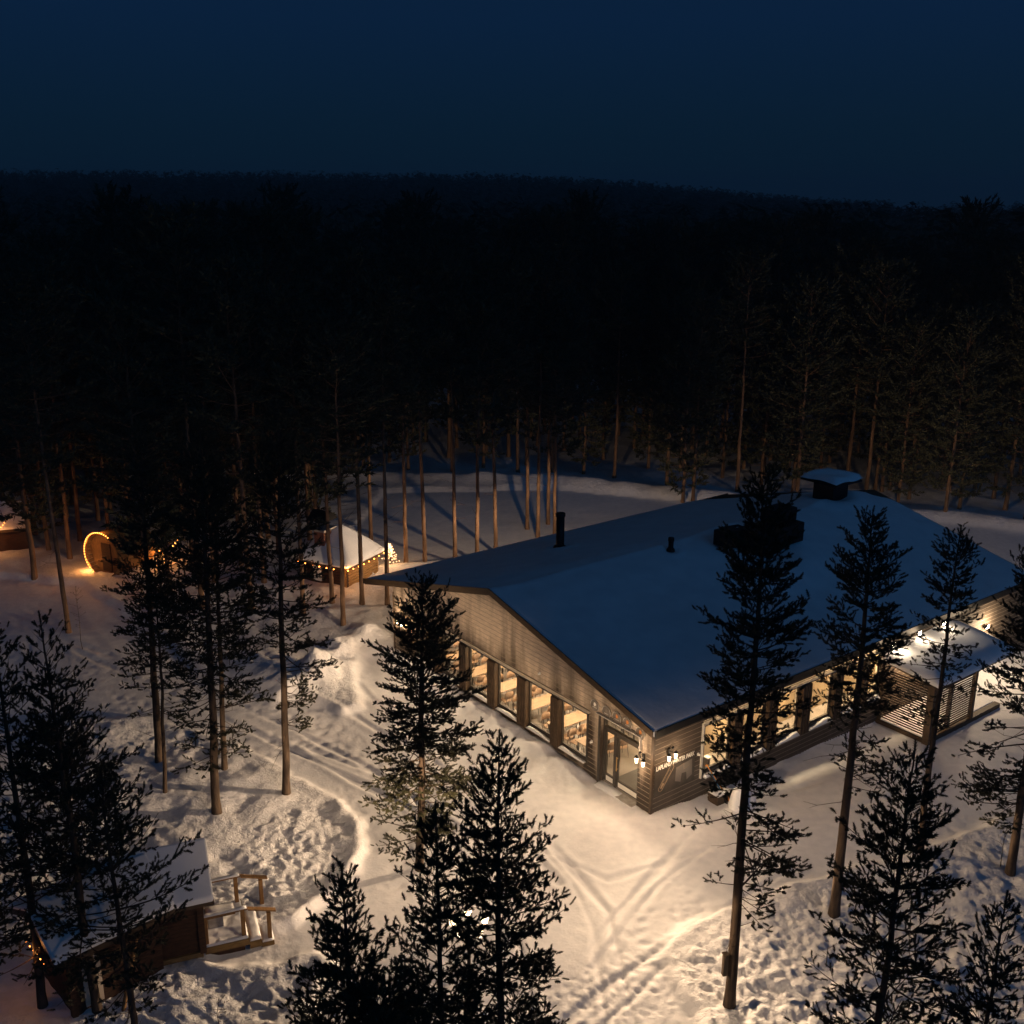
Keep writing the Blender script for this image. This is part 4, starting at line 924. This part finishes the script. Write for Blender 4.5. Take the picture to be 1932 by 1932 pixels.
# deck and steps
dk = MB()
for i in range(11): dk.box(.03+i*.105, .03+i*.105+.098, .10, 1.85, .36, .395)
dk.build('deck', M['deck_wood'], cab); MB().box(.03, 1.19, .06, .10, .20, .40).box(.03, 1.19, 1.85, 1.89, .2, .4).box(1.19, 1.23, .06, 1.89, .2, .4).build('deck_edge', M['deck_wood'], cab)
MB().box(1.232, 1.55, .08, 1.8, .05, .27).box(1.552, 1.90, .08, 1.8, -.05, .14).build('steps', M['deck_wood'], cab)
MB().box(.1, 1.1, .15, 1.8, -.2, .2).build('crawl_board', M['cabin_wood'], cab)
def snowpad(x0, x1, y0, y1, z, h, nm='deck_snow'):
    def f(U, V_):
        e = np.minimum(np.minimum(U-x0, x1-U), np.minimum(V_-y0, y1-V_)); Z = z+h*np.sqrt(np.clip(1-(1-np.clip(e/.09, 0, 1))**2, 0, 1))*(1+.35*fbm(U*3, V_*3, 401, 3))
        Z = np.where(e <= 1e-6, z-.01, Z); return np.stack([U, V_, Z], -1)
    snow_sheet(nm, cab, f, x0, x1, y0, y1, max(6, int((x1-x0)/.04)), max(6, int((y1-y0)/.04)))
snowpad(.04, 1.22, .08, 1.87, .397, .06); snowpad(1.235, 1.56, .09, 1.79, .272, .05, 'step_snow'); snowpad(1.565, 1.91, .09, 1.79, .142, .05, 'step_snow')
PH = .88
def post(x, y, z0, z1): MB().box(x-.055, x+.055, y-.055, y+.055, z0, z1).build('rail_post', M['raw_wood'], cab, .005)
for y in (.20, 1.76): post(.10, y, .30, .40+PH); post(1.10, y, .20, .40+PH); post(1.80, y, .0, .14+PH)
for y in (.20, 1.76):
    MB().box(.0, 1.24, y-.07, y+.07, .40+PH, .44+PH).build('handrail', M['raw_wood'], cab, .004)
    b_ = MB().add([(1.25, y-.07, .40+PH-.03), (2.00, y-.07, .14+PH+.0), (2.00, y+.07, .14+PH), (1.25, y+.07, .40+PH-.03), (1.25, y-.07, .44+PH-.03), (2.00, y-.07, .18+PH), (2.00, y+.07, .18+PH), (1.25, y+.07, .44+PH-.03)],
              [(0, 3, 2, 1), (4, 5, 6, 7), (0, 1, 5, 4), (2, 3, 7, 6), (0, 4, 7, 3), (1, 2, 6, 5)]); b_.build('handrail', M['raw_wood'], cab)
    snow_strip('rail_snow', .02, 1.22, 'x', y-.065, y+.065, .441+PH, .05, 3, cab)
MB().box(.2, .62, .78, 1.1, .40, .82).build('bench_box', M['concrete'], cab, .01)
MB().box(.15, .95, .70, 1.15, .82, .87).build('bench_top', M['raw_wood'], cab, .006); snow_strip('bench_snow', .16, .94, 'x', .71, 1.14, .871, .07, 8, cab)

# hut at the bottom left corner with an arched pale doorway and a brace beam
ha = math.radians(44); hx, hy = -11.05, 22.3
h3 = empty('corner_hut', (hx, hy, 0), ha, 'dark hut with an arched pale door and timber brace in the lower left corner', 'hut')
w = MB(); z = -.1
while z < 2.0: w.box(0, 2.4, -.03, .05, z, z+.15); w.box(-.03, .05, .05, 2.2, z, z+.15); z += .155
w.box(.02, 2.38, .04, 2.2, -.1, 2.0); w.build('wall', M['cabin_wood'], h3)
MB().box(-.09, .06, -.09, .06, -.2, 2.05).build('corner_post', M['cabin_wood'], h3, .01)
pr = [(-.4, 1.98), (1.1, 2.7), (2.6, 1.98), (2.6, 2.12), (1.1, 2.86), (-.4, 2.12)]
MB().prism([(y, z) for y, z in pr], -.45, 2.7, 'x').build('roof', M['trim'], h3)
MB().prism([(-.42, 2.125), (1.1, 2.865), (2.62, 2.125), (2.6, 2.33), (1.1, 3.1), (-.4, 2.33)], -.47, 2.72, 'x').build('roof_snow', M['roof_snow'], h3, .06)
ar = [(.28, .25), (.75, .25), (.75, 1.45)]+[(.515+.235*math.cos(t), 1.45+.28*math.sin(t)) for t in np.linspace(.3, PI-.3, 8)]+[(.28, 1.45)]
MB().prism(ar, -.07, -.035, 'y').build('arched_door', M['innerwall'], h3)
MB().tube([(.85, -.75, -.1), (1.75, -.12, 1.75)], .055, 6).build('brace_beam', M['raw_wood'], h3)
hm3 = Matrix.Translation((hx, hy, 0)) @ Matrix.Rotation(ha, 4, 'Z')
string_lights('string_lights', [hm3 @ Vector((-.5, .2, 1.9)), hm3 @ Vector((-.5, 1.6, 1.85))], 7, 'few fairy lights on the eave of the corner hut', light=26, r=.018)

# ------------------------------------------------------------------ pines
def tuft_template(rng, n, L, ln, wd, phi=.85):
    V = []
    for k in range(n):
        t = (k+.5)/n; a = k*2.39996; ph = phi*(1.05-.5*t)
        d = np.array([math.sin(ph)*math.cos(a), math.sin(ph)*math.sin(a), math.cos(ph)]); s = np.array([-math.sin(a), math.cos(a), 0])
        p = np.array([0, 0, L*t]); l = ln*(1-.25*abs(t-.5))
        V += [p-s*wd/2, p+s*wd/2, p+d*l]
    return np.array(V)
def place_tufts(T, P, D, S, rng):
    P = np.asarray(P); D = np.asarray(D); S = np.asarray(S); n = len(P)
    D = D/np.linalg.norm(D, axis=1)[:, None]
    r = rng.normal(size=(n, 3)); X = np.cross(D, r); X /= np.linalg.norm(X, axis=1)[:, None]; Y = np.cross(D, X)
    R = np.stack([X, Y, D], 1)                      # rows are axes
    V = np.einsum('tk,nkj->ntj', T, R)*S[:, None, None]+P[:, None, :]
    return V.reshape(-1, 3)
class Wood:
    def __init__(s): s.V = []; s.F = []; s.n = 0
    def tube(s, pts, rad, k=4):
        pts = np.asarray(pts); m = len(pts); d = np.gradient(pts, axis=0); d /= np.linalg.norm(d, axis=1)[:, None]+1e-9
        ref = np.array([0.31, .17, .93]) if abs(d[0][2]) < .8 else np.array([1., .1, 0]); a = np.cross(d, ref); a /= np.linalg.norm(a, axis=1)[:, None]; b = np.cross(d, a)
        t = np.arange(k)*2*PI/k; rad = np.asarray(rad)
        V = pts[:, None, :]+(a[:, None, :]*np.cos(t)[None, :, None]+b[:, None, :]*np.sin(t)[None, :, None])*rad[:, None, None]
        ix = s.n+np.arange(m*k).reshape(m, k); nx = np.roll(ix, -1, 1)
        s.F.append(np.stack([ix[:-1], nx[:-1], nx[1:], ix[1:]], -1).reshape(-1, 4)); s.V.append(V.reshape(-1, 3)); s.n += m*k
    def mesh(s, name): return mesh_arrays(name, np.concatenate(s.V), np.concatenate(s.F), True)
def pine_meshes(seed, H, cb, R, prof, spacing=.33, nb=5, density=1., tuft=(26, .135, .062, .026, 1.15), sparse=None, dead=0, bias=None, droop=0., r0=None, lean=(0, 0), shoot_gap=.11, up=1., tscale=1., cone_top=True):
    """H height, cb crown base height, R max radius; prof = [(t, f)] radius factor from top (0) to crown base (1);
       sparse=(z0, R, count, bias angle or None) adds scattered lower branches; dead = bare twigs on the trunk"""
    rng = np.random.default_rng(seed)
    r0 = r0 or H*.0105+.02; trunk = Wood(); limb = trunk; P = []; D = []; S = []
    zs = np.linspace(0, H, 26); wob = np.cumsum(rng.normal(0, .012, (26, 2)), 0); wob -= wob[0]; wob[-1] *= 1
    tx = wob[:, 0]+lean[0]*(zs/H); ty = wob[:, 1]+lean[1]*(zs/H)
    rad = r0*np.clip(1-zs/H, 0, 1)**.8*.92+.008; rad[0] *= 1.35
    zs2 = zs.copy(); zs2[0] = -.4
    trunk.tube(np.stack([tx, ty, zs2], -1), rad, 9)
    def tp(z): return np.array([np.interp(z, zs, tx), np.interp(z, zs, ty), z])
    pt_, pf_ = zip(*prof)
    def branch(z, az, L, el, curve, dens, bare=0.25):
        p0 = tp(z); n = 6; s = np.linspace(0, 1, n); h = np.array([math.cos(az), math.sin(az), 0])
        side = np.array([-h[1], h[0], 0]); sw = rng.normal(0, .10)*L
        pts = p0+h*(L*s*math.cos(el*.6))[:, None]+side*(sw*s*s)[:, None]; pts[:, 2] += L*(math.sin(el)*s+curve*s*s)
        br = max(.006, .011*L+.004)
        limb.tube(pts, br*(1-.75*s), 4)
        m = max(3, int(L*(1-bare)/shoot_gap*2)); ss = np.linspace(bare, 1., m)
        for q, s0 in enumerate(ss):
            if rng.random() > dens: continue
            c = np.array([np.interp(s0, s, pts[:, k]) for k in range(3)])
            i = min(int(s0*(n-1)), n-2); dr = pts[i+1]-pts[i]; dr /= np.linalg.norm(dr)
            sg = 1 if q % 2 else -1; ang = math.radians(rng.uniform(32, 62)) if s0 < .97 else 0
            sl = min(L*.42*(1.12-s0)+.09, .6)*rng.uniform(.5, 1.2)
            d = dr*math.cos(ang)+np.cross(dr, [0, 0, 1.])*sg*math.sin(ang); d[2] += rng.uniform(-.25, .65)*up; d /= np.linalg.norm(d)
            e = c+d*sl
            if sl > .22: limb.tube(np.array([c, e]), np.array([.006, .003]), 3)
            k = max(1, int(round((sl)/(tuft[1]*.95*tscale))))
            for w_ in range(k):
                f = 1-w_/k; jd = d+rng.normal(0, .36, 3)+np.array([0, 0, .34*up])
                P.append(c+(e-c)*f-jd*tuft[1]*.4); D.append(jd); S.append(tscale*rng.uniform(.7, 1.25))
                if rng.random() < .5:
                    jd = d+np.cross(d, [0, 0, 1.])*rng.choice([-1, 1])*1.1+rng.normal(0, .15, 3); P.append(c+(e-c)*f); D.append(jd); S.append(tscale*rng.uniform(.7, 1.05))
    z = H-.35; az0 = rng.uniform(0, 6)
    while z > cb:
        t = (H-z)/(H-cb); Rz = R*np.interp(t, pt_, pf_); k = nb if t > .1 else 4
        az0 += rng.uniform(.3, 1.1)
        for q in range(k):
            az = az0+2*PI*q/k+rng.normal(0, .22); L = Rz*rng.uniform(.62, 1.18)
            if rng.random() < .08: continue
            if bias is not None: L *= 1+bias[1]*math.cos(az-bias[0])
            el = math.radians(58*(1-t)**1.5+8-26*t*(1+droop))+rng.normal(0, .12)
            branch(z+rng.uniform(-.08, .08), az, max(L, .18), el, .16*(1+.8*t), density*(1 if t < .75 else .85), .18 if t < .5 else .32)
        z -= spacing*(.75+.5*t)*rng.uniform(.8, 1.2)
    if sparse:
        z0, Rs, cnt, baz = sparse
        for q in range(cnt):
            zz = rng.uniform(z0, cb); az = rng.uniform(0, 2*PI) if baz is None or rng.random() < .3 else baz+rng.normal(0, .7)
            branch(zz, az, Rs*rng.uniform(.45, 1.1)*(.6+.4*(zz-z0)/(cb-z0+.01)), math.radians(rng.uniform(-22, 6)), rng.uniform(-.05, .15), .62, .45)
    for q in range(dead):
        zz = rng.uniform(.12*H, cb+.5); az = rng.uniform(0, 2*PI); L = rng.uniform(.2, 1.0)*(1.6 if rng.random() < .12 else 1.); p0 = tp(zz); h = np.array([math.cos(az), math.sin(az), 0])
        s = np.linspace(0, 1, 4); pts = p0+h*(L*s)[:, None]; pts[:, 2] += L*(rng.uniform(-.3, .5)*s+rng.uniform(-.3, .3)*s*s); pts[1:3] += rng.normal(0, .03*L, (2, 3))
        limb.tube(pts, .012*(1-.7*s), 3)
        if L > .5: e = pts[2]+h*.2+rng.normal(0, .15, 3); limb.tube(np.array([pts[2], e]), np.array([.006, .002]), 3)
    # leader tuft
    for q in range(3): P.append(tp(H-.12*q)-np.array([0, 0, .05])); D.append(np.array([rng.normal(0, .1), rng.normal(0, .1), 1.])); S.append(1.1*tscale)
    T = tuft_template(rng, *tuft); V = place_tufts(T, P, D, S, rng); F = np.arange(len(V)).reshape(-1, 3)
    nm = 'pine_%d' % seed
    return trunk.mesh(nm+'_trunk'), None, mesh_arrays(nm+'_crown', V, F)
CONE = [(0, .06), (.12, .34), (.35, .72), (.65, 1.), (.9, .95), (1, .8)]
SLIM = [(0, .06), (.10, .40), (.25, .72), (.5, .95), (.75, 1.), (1, .75)]
TOPPY = [(0, .25), (.12, .6), (.3, .9), (.6, 1.), (.85, .8), (1, .5)]
def put_pine(ms, x, y, label, group=None, rz=0., s=1., name='pine_tree', barkm='bark', leaf='needle'):
    o = empty(name, (x, y, gz(x, y)-.02), rz, label, 'pine tree', group); o.scale = (s, s, s)
    for nm, me, m in (('trunk', ms[0], barkm), ('crown', ms[2], leaf)): link(nm, me, M[m], o)
    return o
FG = 'pines in the foreground'
def P(*a, **k): return pine_meshes(*a, **k)
put_pine(P(1, 14.31, 6.2, 1.18, SLIM, sparse=(2.9, 2.1, 26, -.25), dead=16, density=1.00, spacing=.29, r0=.15, lean=(-.04, 0)), 5.67, 22.68, 'tallest pine in front of the lodge side, long bare trunk and ragged lower branches', FG)
put_pine(P(2, 12.33, 6.6, 1.35, CONE, sparse=(4.2, 1.7, 20, 0.), dead=26, density=1.00, spacing=.29, r0=.16, lean=(-.15, 0)), 9.49, 26.53, 'tall pine with its trunk rising from the road edge, second right of the tallest', FG)
put_pine(P(3, 10.99, 6.6, .85, SLIM, sparse=(4.6, 1.4, 16, PI), dead=14, density=1.00, spacing=.29, r0=.12), 13.24, 29.91, 'slim pine in front of the slatted porch', FG)
put_pine(P(4, 10.46, 2.6, 1.55, CONE, density=0.80, spacing=.36, r0=.11), 7.51, 17.60, 'young open pine with clear upturned tufts at the bottom right', FG)
put_pine(P(5, 11.2, 5.4, 1.55, CONE, sparse=(1.8, 2.3, 30, PI), dead=26, density=0.90, spacing=.29, r0=.15, lean=(-.2, 0)), 15.82, 29.04, 'pine cut by the right edge with long bare lower limbs', FG)
put_pine(P(6, 7.6, .6, 1.1, CONE, density=0.70, spacing=.38, r0=.07), 9.3, 17.0, 'small thin pine in the dark bottom right corner', FG)
put_pine(P(7, 11.07, 3.6, 1.28, CONE, density=1.00, spacing=.29, r0=.11, dead=8), -.08, 17.0, 'tallest of the front middle pines, right of the lamp post', FG)
put_pine(P(8, 9.87, 3.0, 1.05, CONE, density=0.85, spacing=.29, r0=.10, dead=6), -1.20, 16.5, 'middle of the three front pines, left of the lamp post', FG)
put_pine(P(9, 9.32, 2.2, 1.55, [(0, .06), (.15, .30), (.35, .52), (.55, .9), (.8, 1.05), (1, 1)], density=1.00, spacing=.29, r0=.11), -2.75, 15.5, 'dense black pine at the bottom, leftmost of the front group', FG)
put_pine(P(10, 7.95, 2.2, 1.2, TOPPY, density=1.00, r0=.09), -2.05, 14.6, 'low dense pine top at the bottom between the front pines', FG)
put_pine(P(11, 9.77, 3.0, 1.85, CONE, sparse=(.7, 2.0, 34, None), density=1.00, spacing=.29, r0=.14, droop=.5, up=.8, dead=6, lean=(.29, 0)), -2.84, 28.67, 'broad pine standing alone in front of the gable windows', FG)
LG = 'pines left of the road'
put_pine(P(12, 12.8, 4.0, 1.4, CONE, sparse=(1.6, 1.7, 16, None), density=0.75, dead=12, r0=.15, lean=(.48, 0), droop=.4), -12.96, 34.97, 'leftmost of the tall dark pines beside the left road, wide crown', LG)
put_pine(P(13, 8.3, 4.5, 1.1, CONE, density=0.72, dead=8, r0=.075, lean=(.3, 0)), -12.01, 32.68, 'thin pine just in front of the leftmost tall road pine', LG)
put_pine(P(14, 13.5, 4.2, 1.8, CONE, sparse=(1.8, 2.0, 22, None), density=0.75, dead=14, r0=.16, lean=(.45, 0), droop=.4), -9.88, 31.46, 'tall dark pine in the middle of the left road group', LG)
put_pine(P(15, 11.1, 4.6, 1.5, CONE, density=0.75, dead=10, r0=.11, lean=(.39, 0)), -10.35, 34.25, 'pine close behind the middle one of the left road group', LG)
put_pine(P(16, 13.9, 5.6, 1.5, CONE, sparse=(2.6, 1.9, 22, .3), density=0.72, dead=24, r0=.14, lean=(.45, 0)), -7.81, 32.69, 'pine with bare trunk at the left road edge, rightmost of its group', LG)
put_pine(P(17, 10.9, 1.2, 1.8, CONE, density=0.50, spacing=.42, r0=.12), -10.56, 22.50, 'tall young pine with open whorls at the left edge, right of its neighbour', LG)
put_pine(P(18, 10.6, 1.2, 1.7, CONE, density=0.48, spacing=.42, r0=.12), -12.0, 22.6, 'tall young pine with open whorls cut by the left edge', LG)
put_pine(P(19, 8.5, 3.7, 1.5, CONE, density=0.58, spacing=.40, r0=.10, dead=10, sparse=(2.4, 1.3, 8, None)), -8.40, 19.5, 'pine overlapping the cabin roof in the lower left', LG)
put_pine(P(20, 8.2, 2.6, 1.8, CONE, density=0.50, r0=.10), -12.6, 20.6, 'bushy dark pine below the left edge pines', LG)
put_pine(P(24, 7.2, 1.2, 1.9, CONE, density=0.50, r0=.10), -12.0, 25.6, 'bushy pine left of the cabin roof', LG)
def sapling(x, y, H, seed, label):
    rng = np.random.default_rng(seed); w_ = Wood(); zs = np.linspace(-.2, H, 6); w_.tube(np.stack([rng.normal(0, .015, 6), rng.normal(0, .015, 6), zs], -1), .016*(1.1-np.linspace(0, 1, 6)), 5)
    lb = w_; Pp = []; Dd = []; Ss = []
    for k in range(int(H*7)):
        z = rng.uniform(.25*H, H*.97); az = rng.uniform(0, 6.3); L = rng.uniform(.12, .34)*(1.2-z/H*.6); e = np.array([math.cos(az)*L, math.sin(az)*L, z+L*.6]); lb.tube(np.array([[0, 0, z], e*[.6, .6, 1]-[0, 0, .05], e]), np.array([.006, .005, .003]), 3)
        Pp.append(e); Dd.append([math.cos(az), math.sin(az), .8]); Ss.append(.55)
    V = place_tufts(tuft_template(rng, 14, .2, .08, .016), Pp, Dd, Ss, rng)
    o = empty('sapling', (x, y, gz(x, y)), 0, label, 'sapling', 'saplings poking out of the snow')
    link('stem', w_.mesh('sap_stem'), M['twig'], o); link('needles', mesh_arrays('sap_needles', V, np.arange(len(V)).reshape(-1, 3)), M['needle'], o)
sapling(15.6, 29.3, 1.7, 1, 'thin sapling left of the trunk at the right edge'); sapling(-7.1, 21.4, 1.5, 2, 'bare forked sapling at the bottom left by the corner hut')
sapling(-19.7, 45.1, 3.0, 3, 'tall thin sapling left of the dark road pines'); sapling(-8.9, 42.9, 1.3, 4, 'small sapling in front of the log hut snow heaps')
sapling(-12.3, 42.8, 2.2, 5, 'sapling among the scrub left of the log hut'); sapling(-11.2, 44.6, 1.8, 6, 'scrubby sapling just left of the snow heaps'); sapling(8.6, 24.2, .9, 7, 'tiny sapling in the trodden snow right of the tallest pine')
# shrub under the V of fairy lights
w_, l_, c_ = P(30, 1.9, .2, .8, CONE, spacing=.3, density=.8, r0=.03)
for nm, me, m in (('stem', w_, 'bark'), ('foliage', c_, 'needle')): link(nm, me, M[m], shr)
# nesting box on the tallest pine
nb_ = empty('nest_box', (5.46, 22.6, gz(5.6, 22.6)+1.0), .2, 'dark narrow box fixed low on the trunk of the tallest pine', 'box')
MB().box(-.06, .06, -.06, .06, 0, .62).build('body', M['trim'], nb_, .008); MB().box(-.075, .075, -.075, .075, .621, .65).build('lid', M['trim'], nb_)

# ------------------------------------------------------------------ the wood behind
MT = (9, .46, .30, .12)
mids = [pine_meshes(100+i, H, cb, R, TOPPY, spacing=.50, nb=5, density=.95, tuft=MT, dead=10, r0=.125, shoot_gap=.34, tscale=1., lean=(.1, 0)) for i, (H, cb, R) in enumerate([(14.5, 6.6, 2.0), (13.5, 4.6, 2.2), (15.5, 7.8, 2.0), (13.0, 2.6, 2.0), (16.5, 8.2, 2.1), (12.5, 1.2, 2.0)])]
MGL = 'lit trunks behind the lodge'
def mid(i, x, y, label, group, s=1., rz=0.):
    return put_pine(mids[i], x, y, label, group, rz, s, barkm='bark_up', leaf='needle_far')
for args in [(2, -10.27, 49.0, 'pine with a bare lit trunk left of the log hut'), (0, -8.11, 47.7, 'bare lit pine trunk crossing the log hut, nearest of the group'), (4, -7.53, 50.2, 'thin trunk crossing the right wall of the log hut'),
             (2, -6.26, 50.2, 'lit trunk rising in front of the little light tree'), (0, -9.10, 50.6, 'trunk crossing the dark front of the log hut'), (4, -8.47, 61.0, 'pine rising straight behind the log hut'),
             (2, -5.94, 56.5, 'slender reddish trunk right of the light tree'), (4, -4.87, 56.5, 'second slender trunk right of the light tree'), (2, -3.2, 57.0, 'pale straight trunk above the far roof slope, with a smaller crown right of it'),
             (0, -1.98, 57.5, 'trunk with low lit foliage above the far roof slope'), (4, -.94, 58.9, 'tall trunk right of the one with low lit foliage'), (2, .97, 63.5, 'left trunk of the pair behind the tall flue pipe'),
             (4, 1.59, 61.9, 'right trunk of the pair behind the tall flue pipe'), (0, 2.29, 64.6, 'thin trunk right of the pair behind the tall flue pipe'), (1, 2.65, 62.4, 'thin dark trunk directly left of the flue pipe top'),
             (5, 11.59, 69.6, 'left pine of the lit pair behind the roof ridge'), (1, 12.27, 69.6, 'right pine of the lit pair behind the roof ridge'), (1, 19.57, 71.7, 'lit pine left of the ridge ventilator'),
             (0, 25.6, 72.5, 'leftmost trunk of the three behind the right ridge end'), (3, 25.95, 72.2, 'middle trunk of the three behind the right ridge end'), (1, 26.6, 72.5, 'rightmost trunk of the three behind the right ridge end'),
             (4, -21.1, 47.0, 'pine with a dark trunk in the left yard'), (5, -30.5, 50.5, 'dark pine at the left edge above the yard')]:
    i, x, y, lb = args; mid(i, x, y, lb, MGL, rz=x*3.1)
rng = np.random.default_rng(77); spots = []
def free(x, y):
    if y < 60 and x > -9: return False
    X = np.array([x]); Y = np.array([y])
    if inside(X, Y, ROAD)[0] or inside(X, Y, FIELD)[0]: return False
    a = (x-OX)*AX+(y-OY)*AY; b = (x-OX)*BX+(y-OY)*BY
    if -3 < a < 21 and -2 < b < 30: return False
    bank = 76.5 if x < 3 else 76.5-.42*(x-3) if x < 40 else 61
    if x > -12: return y > bank
    if x < -40 and 60 < y < 82 and x/y < -.50: return False
    return y > 49.5 and not (-24.5 < x < -18 and y < 59.5) and not (-32 < x < -27 and y < 61) and not (-12.5 < x < -7.5 and y < 57)
tries = 0
while len(spots) < 950 and tries < 60000:
    tries += 1; y = 49+abs(rng.normal(0, 1))*55 if rng.random() < .7 else rng.uniform(49, 190); x = rng.uniform(-.62, .62)*y
    if y > 200 or not free(x, y): continue
    md = 2.1 if y < 95 else 2.8
    if any((x-p)**2+(y-q)**2 < md*md for p, q in spots): continue
    spots.append((x, y))
spots.sort(key=lambda p: math.hypot(*p)); near = spots[:250]; rest = spots[250:]
for k, (x, y) in enumerate(near):
    mid(int(rng.choice([0, 1, 3, 3, 5, 5, 2])), x, y, 'dark pine standing in the unlit wood beyond the yard', 'pines of the dark wood', float(rng.uniform(.95, 1.28)), float(rng.uniform(0, 6.28)))
# the far wood, one mass of small trees over the plain and the hill
def far_tree(rng, n=70):
    V = []
    for k in range(n):
        t = rng.random()**.8; z = 1-.62*t; R = .13*(.12+t*.9)*rng.uniform(.5, 1.1); a = rng.uniform(0, 6.28); c = np.array([R*math.cos(a), R*math.sin(a), z])
        for q in range(3): V.append(c+rng.normal(0, .028, 3)*[1, 1, .8])
    for a in (0, 2.1): V += [np.array([.008*math.cos(a), .008*math.sin(a), 0]), np.array([-.008*math.cos(a), -.008*math.sin(a), 0]), np.array([0, 0, .9])]
    return np.array(V)
temps = [far_tree(rng) for _ in range(5)]; pos = [(x, y) for x, y in rest]
while len(pos) < 5200:
    y = 185*math.exp(rng.random()*1.6); x = rng.uniform(-.64, .64)*y; pos.append((x, y))
while len(pos) < 10500:
    y = rng.uniform(330, 860); x = rng.uniform(-.64, .34)*y; pos.append((x, y))
pos = np.array(pos); hz = ground_h(pos[:, 0], pos[:, 1], False); allV = []
for t in range(5):
    q = pos[t::5]; hh = rng.uniform(13, 19, len(q)); V = temps[t][None]*hh[:, None, None]*np.array([1.15, 1.15, 1])
    V = V+np.stack([q[:, 0], q[:, 1], hz[t::5]-.2], -1)[:, None, :]; allV.append(V.reshape(-1, 3))
V = np.concatenate(allV); fw = link('far_wood', mesh_arrays('far_wood', V, np.arange(len(V)).reshape(-1, 3)), M['needle_far'])
tag(fw, 'black mass of far forest reaching up to the hill crest under the night sky', 'forest', kind='stuff')

# thin frosty air over the whole place
hz_ = MB().box(-1500, 1500, -60, 2600, -420, 46).build('haze', None); tag(hz_, kind='stuff')
hm_ = bpy.data.materials.new('frost_haze'); hm_.use_nodes = True; hm_.node_tree.nodes.remove(hm_.node_tree.nodes['Principled BSDF'])
pv = hm_.node_tree.nodes.new('ShaderNodeVolumePrincipled'); pv.inputs['Color'].default_value = (.75, .82, .9, 1); pv.inputs['Density'].default_value = .00065; pv.inputs['Anisotropy'].default_value = .2
hm_.node_tree.links.new(pv.outputs[0], hm_.node_tree.nodes['Material Output'].inputs['Volume']); hz_.data.materials.append(hm_)
